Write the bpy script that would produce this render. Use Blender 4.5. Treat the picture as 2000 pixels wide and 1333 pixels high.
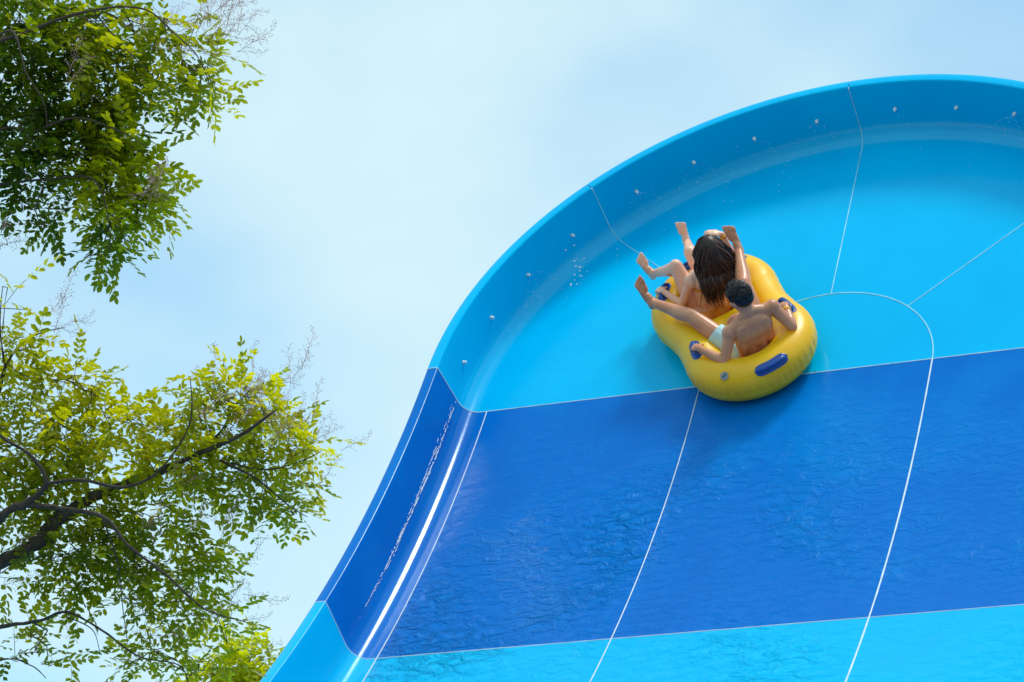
import bpy, bmesh, math, random
import numpy as np
from mathutils import Vector, Matrix
R = math.radians
for o in list(bpy.data.objects):
    bpy.data.objects.remove(o, do_unlink=True)
scene = bpy.context.scene
COL = scene.collection
rng = random.Random(7)

# ------------------------------------------------------------------ camera
K = 0.82                                   # metres per survey unit
YAW, PITCH = 0.41572, 0.29617
FPX, DIST = 5555.56, 25.7437 * K
OX, OY = 590.09 / FPX * DIST, -61.9 / FPX * DIST
c_, s_ = math.cos(YAW), math.sin(YAW)
cR = Vector((c_, s_, 0))
cF = Vector((-math.cos(PITCH) * s_, math.cos(PITCH) * c_, math.sin(PITCH)))
cU = cR.cross(cF)
rel = -(cR * OX + cU * OY + cF * DIST)     # camera relative to the slide's reference point
ORG = Vector((0, 0, 1.6 - rel.z))          # reference point: middle of the seam under the fan
CAM = ORG + rel
cam_data = bpy.data.cameras.new('camera')
cam_data.lens = 100; cam_data.sensor_width = 36; cam_data.sensor_fit = 'HORIZONTAL'
cam_data.clip_start = 0.1; cam_data.clip_end = 6000
cam = bpy.data.objects.new('camera', cam_data)
COL.objects.link(cam)
cam.matrix_world = Matrix((( cR.x, cU.x, -cF.x, CAM.x), (cR.y, cU.y, -cF.y, CAM.y), (cR.z, cU.z, -cF.z, CAM.z), (0, 0, 0, 1)))
scene.camera = cam

def at(px, py, d):
    """point at forward distance d that lies in the given direction (used as a survey of the place)"""
    return CAM + cF * d + cR * ((px - 1000) / FPX * d) + cU * ((666.5 - py) / FPX * d)

# ------------------------------------------------------------------ sky and sun
SUN = Vector((0.30, 0.01, 0.955)).normalized()
elev = math.asin(SUN.z); rot = math.atan2(SUN.x, SUN.y)
world = bpy.data.worlds.new('World'); scene.world = world; world.use_nodes = True
nt = world.node_tree; nt.nodes.clear()
wo = nt.nodes.new('ShaderNodeOutputWorld'); bg = nt.nodes.new('ShaderNodeBackground')
sky = nt.nodes.new('ShaderNodeTexSky'); sky.sky_type = 'NISHITA'; sky.sun_disc = False
sky.sun_elevation = elev; sky.sun_rotation = rot; sky.air_density = 1.0; sky.dust_density = 0.1; sky.ozone_density = 3.0
tc = nt.nodes.new('ShaderNodeTexCoord'); mp = nt.nodes.new('ShaderNodeMapping')
mp.inputs['Scale'].default_value = (1, 1, 1.6); mp.inputs['Location'].default_value = (2.0978, 2.0778, 1.969)
nz = nt.nodes.new('ShaderNodeTexNoise'); nz.inputs['Scale'].default_value = 4.2; nz.inputs['Detail'].default_value = 4; nz.inputs['Roughness'].default_value = 0.45
rp = nt.nodes.new('ShaderNodeMapRange'); rp.inputs['From Min'].default_value = 0.34; rp.inputs['From Max'].default_value = 0.62
rp.inputs['To Min'].default_value = 0.44; rp.inputs['To Max'].default_value = 0.97; rp.interpolation_type = 'SMOOTHSTEP'
mx = nt.nodes.new('ShaderNodeMix'); mx.data_type = 'RGBA'
mx.inputs[7].default_value = (3.62, 4.78, 5.1, 1)          # lit thin cloud, before the strength below
nt.links.new(tc.outputs['Generated'], mp.inputs['Vector']); nt.links.new(mp.outputs[0], nz.inputs['Vector'])
nt.links.new(nz.outputs['Fac'], rp.inputs['Value']); nt.links.new(rp.outputs[0], mx.inputs[0])
tint = nt.nodes.new('ShaderNodeMix'); tint.data_type = 'RGBA'; tint.blend_type = 'MULTIPLY'; tint.inputs[0].default_value = 1.0
tint.inputs[7].default_value = (0.47, 1.02, 1.10, 1)
nt.links.new(sky.outputs[0], tint.inputs[6]); nt.links.new(tint.outputs[2], mx.inputs[6]); nt.links.new(mx.outputs[2], bg.inputs['Color'])
bg.inputs['Strength'].default_value = 0.15
nt.links.new(bg.outputs[0], wo.inputs['Surface'])
sl = bpy.data.lights.new('sun', 'SUN'); sl.energy = 2.1; sl.angle = R(13); sl.color = (1, 0.955, 0.88)
so = bpy.data.objects.new('sun', sl); COL.objects.link(so)
so.rotation_euler = SUN.to_track_quat('Z', 'Y').to_euler(); so.location = ORG + SUN * 30
vs = scene.view_settings
vs.view_transform = 'Standard'; vs.look = 'None'; vs.gamma = 1; vs.exposure = 0.36; vs.use_curve_mapping = False
scene.cycles.use_denoising = True

# ------------------------------------------------------------------ helpers
def tag(o, label=None, cat=None, group=None, kind=None):
    if label: o['label'] = label
    if cat: o['category'] = cat
    if group: o['group'] = group
    if kind: o['kind'] = kind
    return o
def empty(name, loc):
    o = bpy.data.objects.new(name, None); COL.objects.link(o); o.location = loc; o.empty_display_size = 0.2
    return o
def link(name, me, mat=None, parent=None, loc=None):
    o = bpy.data.objects.new(name, me); COL.objects.link(o)
    if mat and not me.materials: me.materials.append(mat)
    if parent: o.parent = parent
    if loc is not None: o.location = loc
    return o
def mesh_np(name, V, F, smooth=True):
    me = bpy.data.meshes.new(name)
    me.from_pydata([tuple(v) for v in V], [], [tuple(f) for f in F])
    if smooth: me.polygons.foreach_set('use_smooth', [True] * len(me.polygons))
    me.update()
    return me
class Nodes:
    def __init__(self, name):
        self.m = bpy.data.materials.new(name); self.m.use_nodes = True
        self.t = self.m.node_tree; self.b = self.t.nodes['Principled BSDF']; self.out = self.t.nodes['Material Output']
    def n(self, kind, **kw):
        x = self.t.nodes.new('ShaderNode' + kind)
        for k, v in kw.items():
            if k in x.inputs: x.inputs[k].default_value = v
            else: setattr(x, k, v)
        return x
    def l(self, a, b): self.t.links.new(a, b)
    def ramp(self, src, stops):
        r = self.n('ValToRGB'); e = r.color_ramp.elements
        while len(e) < len(stops): e.new(0.5)
        for el, (p, c) in zip(e, stops): el.position = p; el.color = c
        self.l(src, r.inputs[0]); return r.outputs[0]
def simple(name, col, rough=0.5, spec=0.5, vary=0.0, scale=20, coat=0.0, metallic=0.0, bump=0.0):
    N = Nodes(name); b = N.b
    b.inputs['Roughness'].default_value = rough; b.inputs['Specular IOR Level'].default_value = spec
    b.inputs['Metallic'].default_value = metallic; b.inputs['Coat Weight'].default_value = coat
    t = N.n('TexCoord'); z = N.n('TexNoise', Scale=scale, Detail=4.0); N.l(t.outputs['Object'], z.inputs['Vector'])
    lo = tuple(max(0, x * (1 - vary)) for x in col) + (1,); hi = tuple(min(1, x * (1 + vary)) for x in col) + (1,)
    N.l(N.ramp(z.outputs['Fac'], [(0.3, lo), (0.7, hi)]), b.inputs['Base Color'])
    if bump:
        bp = N.n('Bump', Strength=bump, Distance=0.01); N.l(z.outputs['Fac'], bp.inputs['Height']); N.l(bp.outputs[0], b.inputs['Normal'])
    return N.m

# ------------------------------------------------------------------ ground
def ground_mat():
    N = Nodes('ground_worn_paving'); t = N.n('TexCoord')
    z = N.n('TexNoise', Scale=0.4, Detail=6.0); N.l(t.outputs['Object'], z.inputs['Vector'])
    N.l(N.ramp(z.outputs['Fac'], [(0.3, (0.18, 0.17, 0.14, 1)), (0.7, (0.28, 0.26, 0.22, 1))]), N.b.inputs['Base Color'])
    N.b.inputs['Roughness'].default_value = 0.85
    return N.m
g = mesh_np('ground', [(-2500, -2500, 0), (2500, -2500, 0), (2500, 2500, 0), (-2500, 2500, 0)], [(0, 1, 2, 3)], False)
tag(link('ground', g, ground_mat()), kind='structure')

# ------------------------------------------------------------------ water slide
A0, KAP = 0.57308, 0.063790 / K            # lean of the flat fan, curvature of the run below it
W, L = 2.2 * K, 3.5723 * K                 # panel width, panel length
RF, RFIL, HF, BETA, LIP = 2.85, 0.15, 0.50, R(85), 0.090
def wall(s):
    """profile of the slide in its vertical plane: (back, up), tangent, normal"""
    if s >= 0: p = (s * math.sin(A0), s * math.cos(A0)); a = A0
    else:
        a = A0 - KAP * s
        p = ((math.cos(A0) - math.cos(a)) / -KAP, (math.sin(a) - math.sin(A0)) / -KAP)
        p = (-(math.cos(A0) - math.cos(a)) / KAP, -(math.sin(a) - math.sin(A0)) / KAP)
    t = Vector((0, math.sin(a), math.cos(a))); n = Vector((0, -math.cos(a), math.sin(a)))
    return p, t, n
def S(u, s, h=0.0):
    p, t, n = wall(s)
    return Vector((u, p[0], p[1])) + n * h
# cross-section of the raised edge: (outward, height) measured from the sharp corner, with unit normal
def edge_section():
    pts = []
    tl = RFIL * math.tan(BETA / 2)
    for i in range(13):
        a = BETA * i / 12
        cx, cy = -tl, RFIL
        pts.append((cx + RFIL * math.sin(a), cy - RFIL * math.cos(a)))
    ex, ey = math.cos(BETA), math.sin(BETA)
    hh = HF / math.sin(BETA)
    for d in (0.24, 0.31, 0.38, 0.44): pts.append((ex * d, ey * d))
    top = (ex * hh, ey * hh)
    r = 0.014
    for i in range(5):
        a = math.pi / 2 * i / 4
        pts.append((top[0] + r * (1 - math.cos(a)), top[1] - r + r * math.sin(a)))
    pts.append((top[0] + LIP * 0.5, top[1] + 0.001)); pts.append((top[0] + LIP - 0.01, top[1] - 0.001))
    for i in range(1, 4):
        a = math.pi / 2 * i / 3
        pts.append((top[0] + LIP - 0.01 + 0.01 * math.sin(a), top[1] - 0.011 + 0.01 * math.cos(a)))
    pts.append((top[0] + LIP, top[1] - 0.05))
    return pts
EDGE = edge_section()
EDGE_LEN = [0.0]
for a, b in zip(EDGE, EDGE[1:]): EDGE_LEN.append(EDGE_LEN[-1] + math.hypot(b[0] - a[0], b[1] - a[1]))
TL = RFIL * math.tan(BETA / 2)

def panel_mat(name, c1, c2, c3):
    """wet gelcoat: even colour with scuffed patches, drain ripples and dried film in the relief"""
    N = Nodes(name); b = N.b
    uv = N.n('UVMap'); uv.uv_map = 'UVMap'
    big = N.n('TexNoise', Scale=0.55, Detail=5.0, Roughness=0.55); N.l(uv.outputs[0], big.inputs['Vector'])
    m1 = N.n('Mapping'); m1.inputs['Scale'].default_value = (5.5, 8.5, 1); m1.inputs['Rotation'].default_value = (0, 0, R(-24))
    N.l(uv.outputs[0], m1.inputs['Vector'])
    rip = N.n('TexNoise', Scale=1.5, Detail=5.0, Roughness=0.6, Distortion=0.6); N.l(m1.outputs[0], rip.inputs['Vector'])
    fine = N.n('TexNoise', Scale=26.0, Detail=3.0); N.l(uv.outputs[0], fine.inputs['Vector'])
    m2 = N.n('Mapping'); m2.inputs['Scale'].default_value = (7, 0.7, 1); N.l(uv.outputs[0], m2.inputs['Vector'])
    streak = N.n('TexNoise', Scale=1.6, Detail=4.0, Roughness=0.6); N.l(m2.outputs[0], streak.inputs['Vector'])
    # colour
    col = N.ramp(big.outputs['Fac'], [(0.28, c1), (0.5, c2), (0.75, c3)])
    mixs = N.n('Mix', data_type='RGBA', blend_type='MIX')
    sm = N.n('MapRange'); sm.inputs['From Min'].default_value = 0.5; sm.inputs['From Max'].default_value = 0.8; sm.inputs['To Max'].default_value = 0.22
    N.l(streak.outputs['Fac'], sm.inputs['Value']); N.l(sm.outputs[0], mixs.inputs[0])
    N.l(col, mixs.inputs[6]); mixs.inputs[7].default_value = c3
    N.l(mixs.outputs[2], b.inputs['Base Color'])
    # water gathers in the bend of the raised edge: a wetter, shinier band there
    sp0 = N.n('SeparateXYZ'); N.l(uv.outputs[0], sp0.inputs[0])
    mx0 = N.n('Math', operation='MAXIMUM'); N.l(sp0.outputs[1], mx0.inputs[0]); mx0.inputs[1].default_value = 0.0
    cb = N.n('CombineXYZ'); N.l(sp0.outputs[0], cb.inputs[0]); N.l(mx0.outputs[0], cb.inputs[1])
    vl = N.n('VectorMath', operation='LENGTH'); N.l(cb.outputs[0], vl.inputs[0])
    w1 = N.n('MapRange', interpolation_type='SMOOTHSTEP'); w1.inputs['From Min'].default_value = 2.72; w1.inputs['From Max'].default_value = 2.79
    w2 = N.n('MapRange', interpolation_type='SMOOTHSTEP'); w2.inputs['From Min'].default_value = 3.00; w2.inputs['From Max'].default_value = 2.88
    N.l(vl.outputs['Value'], w1.inputs['Value']); N.l(vl.outputs['Value'], w2.inputs['Value'])
    w3 = N.n('Math', operation='MULTIPLY'); N.l(w1.outputs[0], w3.inputs[0]); N.l(w2.outputs[0], w3.inputs[1])
    w4 = N.n('Math', operation='MULTIPLY_ADD'); N.l(w3.outputs[0], w4.inputs[0]); w4.inputs[1].default_value = 0.75; w4.inputs[2].default_value = 0.07
    N.l(w4.outputs[0], b.inputs['Coat Weight'])
    # ripples of draining water, stronger in the run below the fan and to its left
    sep = N.n('SeparateXYZ'); N.l(uv.outputs[0], sep.inputs[0])
    mk = N.n('MapRange', interpolation_type='SMOOTHSTEP'); mk.inputs['From Min'].default_value = 0.15; mk.inputs['From Max'].default_value = -2.4; mk.inputs['To Min'].default_value = 0.03
    N.l(sep.outputs[1], mk.inputs['Value'])
    mu = N.n('MapRange', interpolation_type='SMOOTHSTEP'); mu.inputs['From Min'].default_value = 1.2; mu.inputs['From Max'].default_value = -1.5; mu.inputs['To Min'].default_value = 0.32
    N.l(sep.outputs[0], mu.inputs['Value'])
    patch = N.n('MapRange', interpolation_type='SMOOTHSTEP'); patch.inputs['From Min'].default_value = 0.40; patch.inputs['From Max'].default_value = 0.62; patch.inputs['To Min'].default_value = 0.14
    N.l(big.outputs['Fac'], patch.inputs['Value'])
    ab = N.n('Math', operation='ABSOLUTE'); N.l(sep.outputs[0], ab.inputs[0])
    me_ = N.n('MapRange', interpolation_type='SMOOTHSTEP'); me_.inputs['From Min'].default_value = 2.666; me_.inputs['From Max'].default_value = 2.664
    N.l(ab.outputs[0], me_.inputs['Value'])
    p0 = N.n('Math', operation='MULTIPLY'); N.l(mk.outputs[0], p0.inputs[0]); N.l(me_.outputs[0], p0.inputs[1])
    p1 = N.n('Math', operation='MULTIPLY'); N.l(p0.outputs[0], p1.inputs[0]); N.l(mu.outputs[0], p1.inputs[1])
    p2 = N.n('Math', operation='MULTIPLY'); N.l(p1.outputs[0], p2.inputs[0]); N.l(patch.outputs[0], p2.inputs[1])
    rr = N.n('MapRange', interpolation_type='SMOOTHSTEP'); rr.inputs['From Min'].default_value = 0.36; rr.inputs['From Max'].default_value = 0.72
    N.l(rip.outputs['Fac'], rr.inputs['Value'])
    p3 = N.n('Math', operation='MULTIPLY'); N.l(rr.outputs[0], p3.inputs[0]); N.l(p2.outputs[0], p3.inputs[1])
    fm = N.n('Math', operation='MULTIPLY_ADD'); N.l(fine.outputs['Fac'], fm.inputs[0]); fm.inputs[1].default_value = 0.005; N.l(p3.outputs[0], fm.inputs[2])
    bp = N.n('Bump', Strength=1.0, Distance=0.032); N.l(fm.outputs[0], bp.inputs['Height']); N.l(bp.outputs[0], b.inputs['Normal']); N.l(bp.outputs[0], b.inputs['Coat Normal'])
    ro = N.n('MapRange'); ro.inputs['To Min'].default_value = 0.12; ro.inputs['To Max'].default_value = 0.24
    N.l(streak.outputs['Fac'], ro.inputs['Value']); N.l(ro.outputs[0], b.inputs['Roughness'])
    b.inputs['Specular IOR Level'].default_value = 0.12; b.inputs['Specular Tint'].default_value = (0.05, 0.75, 1.0, 1)
    b.inputs['Coat Roughness'].default_value = 0.13; b.inputs['Coat IOR'].default_value = 1.4
    return N.m
M_CYAN = panel_mat('gelcoat_cyan', (0.0, 0.395, 0.75, 1), (0.0, 0.445, 0.81, 1), (0.0, 0.51, 0.86, 1))
M_BLUE = panel_mat('gelcoat_blue', (0.0, 0.112, 0.47, 1), (0.0, 0.145, 0.53, 1), (0.0, 0.215, 0.61, 1))
M_SEAM = simple('sealant_white', (0.62, 0.72, 0.77), 0.5, 0.4, 0.12, 9)
M_SEAM_C = simple('sealant_pale_cyan', (0.30, 0.70, 0.86), 0.5, 0.4, 0.2, 9)

slide = empty('water_slide', (0, 0, 0)); slide.location = Vector((0, 0, 0))
tag(slide, 'huge blue and cyan panelled water slide wall with a rounded upturned rim', 'water slide')

def grid_panel(name, mat, P, UV):
    """P[i][j] points over a panel; gives a shell 12 mm thick"""
    ni, nj = len(P), len(P[0])
    V = [ORG + P[i][j] for i in range(ni) for j in range(nj)]
    F = [(i * nj + j, i * nj + j + 1, (i + 1) * nj + j + 1, (i + 1) * nj + j) for i in range(ni - 1) for j in range(nj - 1)]
    # orient so that faces look at the riding side
    me = mesh_np(name, V, F)
    uvl = me.uv_layers.new(name='UVMap')
    flat = [UV[i][j] for i in range(ni) for j in range(nj)]
    for lp in me.loops: uvl.data[lp.index].uv = flat[lp.vertex_index]
    o = link(name, me, mat, slide)
    sd = o.modifiers.new('shell', 'SOLIDIFY'); sd.thickness = 0.012; sd.offset = -1
    es = o.modifiers.new('crisp', 'EDGE_SPLIT'); es.split_angle = R(50)
    return o
GAP = 0.004
def lin(a, b, n): return [a + (b - a) * i / n for i in range(n + 1)]
def fan_pt(th, q):
    """q: ('f', rho) on the floor, or ('e', k) on the edge section"""
    p, t, n = wall(0.1)
    o = Vector((math.cos(th), 0, 0)) + t * math.sin(th)
    if q[0] == 'f': return o * q[1], (q[1] * math.cos(th), q[1] * math.sin(th))
    e = EDGE[q[1]]
    rr = RF + e[0]; ll = RF - TL + EDGE_LEN[q[1]]
    return o * rr + n * e[1], (ll * math.cos(th), ll * math.sin(th))
# hub half-disc
P, UV = [], []
for rho in lin(0.02, W / 2 - GAP, 8):
    row, ru = [], []
    for th in lin(math.pi - 0.001, 0.001, 40):
        p, t, n = wall(0.1)
        row.append(Vector((rho * math.cos(th), 0, 0)) + t * max(GAP, rho * math.sin(th)))
        ru.append((rho * math.cos(th), rho * math.sin(th)))
    P.append(row); UV.append(ru)
grid_panel('panel', M_CYAN, P, UV)
for k in range(4):
    t0, t1 = math.pi * k / 4, math.pi * (k + 1) / 4
    qs = [('f', r) for r in lin(W / 2 + GAP, RF - TL - 0.001, 10)][:-1] + [('e', i) for i in range(len(EDGE))]
    P, UV = [], []
    for q in qs:
        rho = q[1] if q[0] == 'f' else RF
        d = GAP / rho
        cells = [fan_pt(th, q) for th in lin(t1 - d, t0 + d, 36)]
        P.append([c[0] for c in cells]); UV.append([c[1] for c in cells])
    grid_panel('panel', M_CYAN, P, UV)
US = W * 1.5 - 0.04                         # straight seam beside the raised edge
def side_pt(sg, s, k):
    e = EDGE[k]; p, t, n = wall(s)
    return Vector((sg * (RF + e[0]), p[0], p[1])) + n * e[1], (sg * (RF - TL + EDGE_LEN[k]), s)
for row in range(4):
    s1, s0 = -L * row - GAP, -L * (row + 1) + GAP
    mat = M_BLUE if row % 2 == 0 else M_CYAN
    ss = lin(s0, s1, 28)
    for (u0, u1) in ((-US, -W / 2), (-W / 2, W / 2), (W / 2, US)):
        us = lin(u0 + GAP, u1 - GAP, 6)
        grid_panel('panel', mat, [[S(u, s) for u in us] for s in ss], [[(u, s) for u in us] for s in ss])
    for sg in (-1, 1):
        cols = []
        for s in ss:
            r_ = [(S(sg * (US + GAP), s), (sg * (US + GAP), s))] + [side_pt(sg, s, k) for k in range(len(EDGE))]
            cols.append(r_ if sg > 0 else r_[::-1])
        grid_panel('side_panel', mat, [[c[0] for c in r_] for r_ in cols], [[c[1] for c in r_] for r_ in cols])

def bead(pts, nrm, width, height, mat):
    """sealant bead: a low ridge along a path; pts in slide coordinates with the surface normal at each"""
    V, F = [], []
    m = len(pts)
    for i in range(m):
        d = (pts[min(i + 1, m - 1)] - pts[max(i - 1, 0)]).normalized(); n = nrm[i]; b = d.cross(n).normalized()
        w = width * 0.72 * (0.85 + 0.3 * rng.random())
        for (x, h) in ((-0.5, -0.004), (-0.28, height), (0.28, height), (0.5, -0.004)):
            V.append(ORG + pts[i] + b * (x * w) + n * h)
    for i in range(m - 1):
        for j in range(3): F.append((i * 4 + j, i * 4 + j + 1, i * 4 + 5 + j, i * 4 + 4 + j))
    return link('seam', mesh_np('seam', V, F), mat, slide)
def edge_path(fn, k0=0, k1=None):
    """points and normals up over the raised edge, fn(k) -> point"""
    ks = list(range(len(EDGE)))[k0:k1]
    pts = [fn(k) for k in ks]
    return pts
def normals_of(pts, side):
    out = []
    for i in range(len(pts)):
        d = (pts[min(i + 1, len(pts) - 1)] - pts[max(i - 1, 0)]).normalized()
        n = side.cross(d)
        out.append(n.normalized())
    return out
P0, T0, N0 = wall(0.1)
def fan_dir(th): return Vector((math.cos(th), 0, 0)) + T0 * math.sin(th)
# hub arc and radial seams
ths = lin(0, math.pi, 60)
bead([fan_dir(t) * (W / 2) for t in ths], [N0] * 61, 0.017, 0.004, M_SEAM_C)
for k in (1, 2, 3):
    th = math.pi * k / 4; o = fan_dir(th); tang = -Vector((1, 0, 0)) * math.sin(th) + T0 * math.cos(th)
    pts = [o * r for r in lin(W / 2, RF - TL - 0.02, 14)] + [o * (RF + e[0]) + N0 * e[1] for e in EDGE[:18]]
    nn = []
    for i in range(len(pts)):
        d = (pts[min(i + 1, len(pts) - 1)] - pts[max(i - 1, 0)]).normalized(); n = d.cross(tang)
        if n.dot(N0 - o * 0.5) < 0: n = -n
        nn.append(n.normalized())
    bead(pts, nn, 0.012, 0.004, M_SEAM_C)
def cross_path(s):
    left = [side_pt(-1, s, k)[0] for k in range(len(EDGE) - 1)][::-1]
    right = [side_pt(1, s, k)[0] for k in range(len(EDGE) - 1)]
    mid = [S(u, s) for u in lin(-RF + TL + 0.01, RF - TL - 0.01, 30)]
    pts = left + mid + right
    p, t, n0 = wall(s); nn = []
    for i in range(len(pts)):
        d = (pts[min(i + 1, len(pts) - 1)] - pts[max(i - 1, 0)]).normalized()
        nn.append(d.cross(t).normalized() if d.cross(t).dot(n0) > 0 or True else n0)
    if nn[len(left) + 10].dot(n0) < 0: nn = [-q for q in nn]
    return pts, nn
for r_ in range(4):
    pts, nn = cross_path(-L * r_)
    bead(pts, nn, 0.009, 0.003, M_SEAM)
for r_ in range(4):
    sv = lin(-L * (r_ + 1), -L * r_, 30)
    for u, w in ((-US, 0.011), (-W / 2, 0.012), (W / 2, 0.021), (US, 0.012)):
        bead([S(u, s) for s in sv], [wall(s)[2] for s in sv], w, 0.004, M_SEAM)
    for sg in (-1, 1):
        kk = 16 + 3  # thin pale line along the rounded lip, where no panels meet
        bead([side_pt(sg, s, kk)[0] for s in sv], [(wall(s)[2] - Vector((sg, 0, 0))).normalized() for s in sv], 0.006, 0.003, M_SEAM_C if r_ % 2 else M_SEAM)
# spray nozzles along the rim
M_NOZ = simple('nozzle_white', (0.80, 0.82, 0.82), 0.35, 0.5, 0.05, 30)
def lathe(prof, seg=12):
    V, F = [], []
    for (r, z) in prof:
        for j in range(seg):
            a = 2 * math.pi * j / seg; V.append((r * math.cos(a), r * math.sin(a), z))
    for i in range(len(prof) - 1):
        for j in range(seg):
            F.append((i * seg + j, i * seg + (j + 1) % seg, (i + 1) * seg + (j + 1) % seg, (i + 1) * seg + j))
    F.append(tuple(range((len(prof) - 1) * seg, len(prof) * seg)))
    return V, F
nv, nf = lathe([(0.019, 0), (0.019, 0.005), (0.013, 0.008), (0.013, 0.016), (0.0165, 0.020), (0.015, 0.030), (0.008, 0.035), (0.002, 0.036)])
noz_me = mesh_np('nozzle', nv, nf); noz_me.materials.append(M_NOZ)
NOZ = []
for deg in [45 * q + d for q in range(4) for d in (6.6, 17.2, 27.8, 38.4)]:
    th = R(deg); o = fan_dir(th); hgt = 0.25
    base = o * (RF + hgt / math.tan(BETA)) + N0 * hgt
    inn = (-o * math.sin(BETA) + N0 * math.cos(BETA)).normalized()
    z = link('nozzle', noz_me, None, slide)
    z.matrix_basis = Matrix.Translation(ORG + base) @ Matrix.Scale(0.8, 4) @ inn.to_track_quat('Z', 'Y').to_matrix().to_4x4()
    NOZ.append((ORG + base, inn, o))

# ------------------------------------------------------------------ raft
def unproj_wall(px, py):
    """where the line of sight meets the flat fan"""
    d = (at(px, py, 1.0) - CAM); k = (ORG - CAM).dot(N0) / d.dot(N0)
    return CAM + d * k
RO = unproj_wall(1444, 668)
AX = R(123)
eF = (Vector((1, 0, 0)) * math.cos(AX) + T0 * math.sin(AX)).normalized(); eN = N0.normalized(); eR = eF.cross(eN).normalized()
RAFT_M = Matrix(((eR.x, eF.x, eN.x, RO.x), (eR.y, eF.y, eN.y, RO.y), (eR.z, eF.z, eN.z, RO.z), (0, 0, 0, 1)))
TR, TC = 0.162, 0.168                       # tube radius, height of its centre line
LOBE, LC, WAIST = 0.355, 0.345, 0.315
def peanut(n=240):
    def half(f):
        a = abs(f)
        if a > 0.22: return math.sqrt(max(0.0, LOBE ** 2 - (a - LC) ** 2))
        e = math.sqrt(LOBE ** 2 - (0.22 - LC) ** 2); t = a / 0.22
        return WAIST + (e - WAIST) * (t * t * (3 - 2 * t))
    pts = []
    end = LC + LOBE
    for i in range(400):
        f = end * math.cos(math.pi * i / 400); pts.append((half(f), f))
    pts = pts + [(-r, -f) for r, f in pts]
    P = np.array(pts)
    d = np.r_[0, np.cumsum(np.hypot(*np.diff(np.vstack([P, P[:1]]), axis=0).T))]
    q = np.linspace(0, d[-1], n, endpoint=False); PP = np.vstack([P, P[:1]])
    o = np.stack([np.interp(q, d, PP[:, 0]), np.interp(q, d, PP[:, 1])], 1)
    for _ in range(14): o = (np.roll(o, 1, 0) + o * 2 + np.roll(o, -1, 0)) / 4
    return o, d[-1]
NP = 480
PC, PLEN = peanut(NP)
PT = np.roll(PC, -1, 0) - np.roll(PC, 1, 0); PT /= np.linalg.norm(PT, axis=1)[:, None]
PO = np.stack([PT[:, 1], -PT[:, 0]], 1)
if (PO * PC).sum() < 0: PO = -PO
# soft noise of the welds
pk = np.array([rng.uniform(0.3, 1.0) for _ in range(NP)])
for _ in range(2): pk = (np.roll(pk, 1) + pk + np.roll(pk, -1)) / 3
def tube(t, psi, off=0.0):
    """point on the tube at arc length t (m), psi measured from straight out (0) over the top (90 deg)"""
    x = (t / PLEN * NP) % NP; i = int(x); fr = x - i; j = (i + 1) % NP
    c = PC[i] * (1 - fr) + PC[j] * fr; o = PO[i] * (1 - fr) + PO[j] * fr
    r = TR + off
    return Vector((c[0] + o[0] * r * math.cos(psi), c[1] + o[1] * r * math.cos(psi), TC + r * math.sin(psi)))
def arclen_near(r, f):
    i = int(np.argmin(((PC - np.array([r, f])) ** 2).sum(1))); return i / NP * PLEN
def raft_mat():
    N = Nodes('raft_yellow_vinyl'); t = N.n('TexCoord')
    z = N.n('TexNoise', Scale=5.0, Detail=5.0); N.l(t.outputs['Object'], z.inputs['Vector'])
    N.l(N.ramp(z.outputs['Fac'], [(0.25, (0.96, 0.45, 0.002, 1)), (0.5, (1.0, 0.505, 0.003, 1)), (0.8, (1.0, 0.55, 0.012, 1))]), N.b.inputs['Base Color'])
    f2 = N.n('TexNoise', Scale=60.0, Detail=2.0); N.l(t.outputs['Object'], f2.inputs['Vector'])
    bp = N.n('Bump', Strength=0.12, Distance=0.004); N.l(f2.outputs['Fac'], bp.inputs['Height']); N.l(bp.outputs[0], N.b.inputs['Normal'])
    N.b.inputs['Roughness'].default_value = 0.36; N.b.inputs['Specular IOR Level'].default_value = 0.45
    N.b.inputs['Subsurface Weight'].default_value = 0.75; N.b.inputs['Subsurface Radius'].default_value = (1.0, 0.62, 0.05); N.b.inputs['Subsurface Scale'].default_value = 0.14   # thin vinyl passes daylight round the tube
    return N.m
M_RAFT = raft_mat()
M_HAND = simple('handle_blue_plastic', (0.002, 0.060, 0.29), 0.32, 0.5, 0.1, 14)
raft = empty('inflatable_raft', RO); raft.matrix_world = RAFT_M
tag(raft, 'yellow two-seat figure-eight inflatable raft sliding down the blue wall', 'raft')
NS = 56
V = []
for i in range(NP):
    for j in range(NS):
        psi = 2 * math.pi * j / NS
        # puckers where the outer weld gathers the vinyl, low on the outside, and softer ones inside
        ph = math.degrees(psi)
        ph = ph if ph < 180 else ph - 360
        w_out = math.exp(-((ph + 2) / 19.0) ** 2); w_in = math.exp(-((abs(ph) - 178) / 24.0) ** 2)
        curv = 1.0 if abs(PC[i][1]) > 0.24 else 0.25
        rip = math.sin(i * 2 * math.pi / NP * 78 + 2.5 * math.sin(i * 0.11)) * pk[i]
        off = -0.011 * curv * (0.5 + 0.5 * rip) * w_out - 0.006 * curv * (0.5 + 0.5 * rip) * w_in - 0.006 * math.exp(-((ph + 6) / 2.6) ** 2)
        V.append(tube(i / NP * PLEN, psi, off))
F = [(i * NS + j, ((i + 1) % NP) * NS + j, ((i + 1) % NP) * NS + (j + 1) % NS, i * NS + (j + 1) % NS) for i in range(NP) for j in range(NS)]
link('tube', mesh_np('tube', V, F), M_RAFT, raft)
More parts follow.
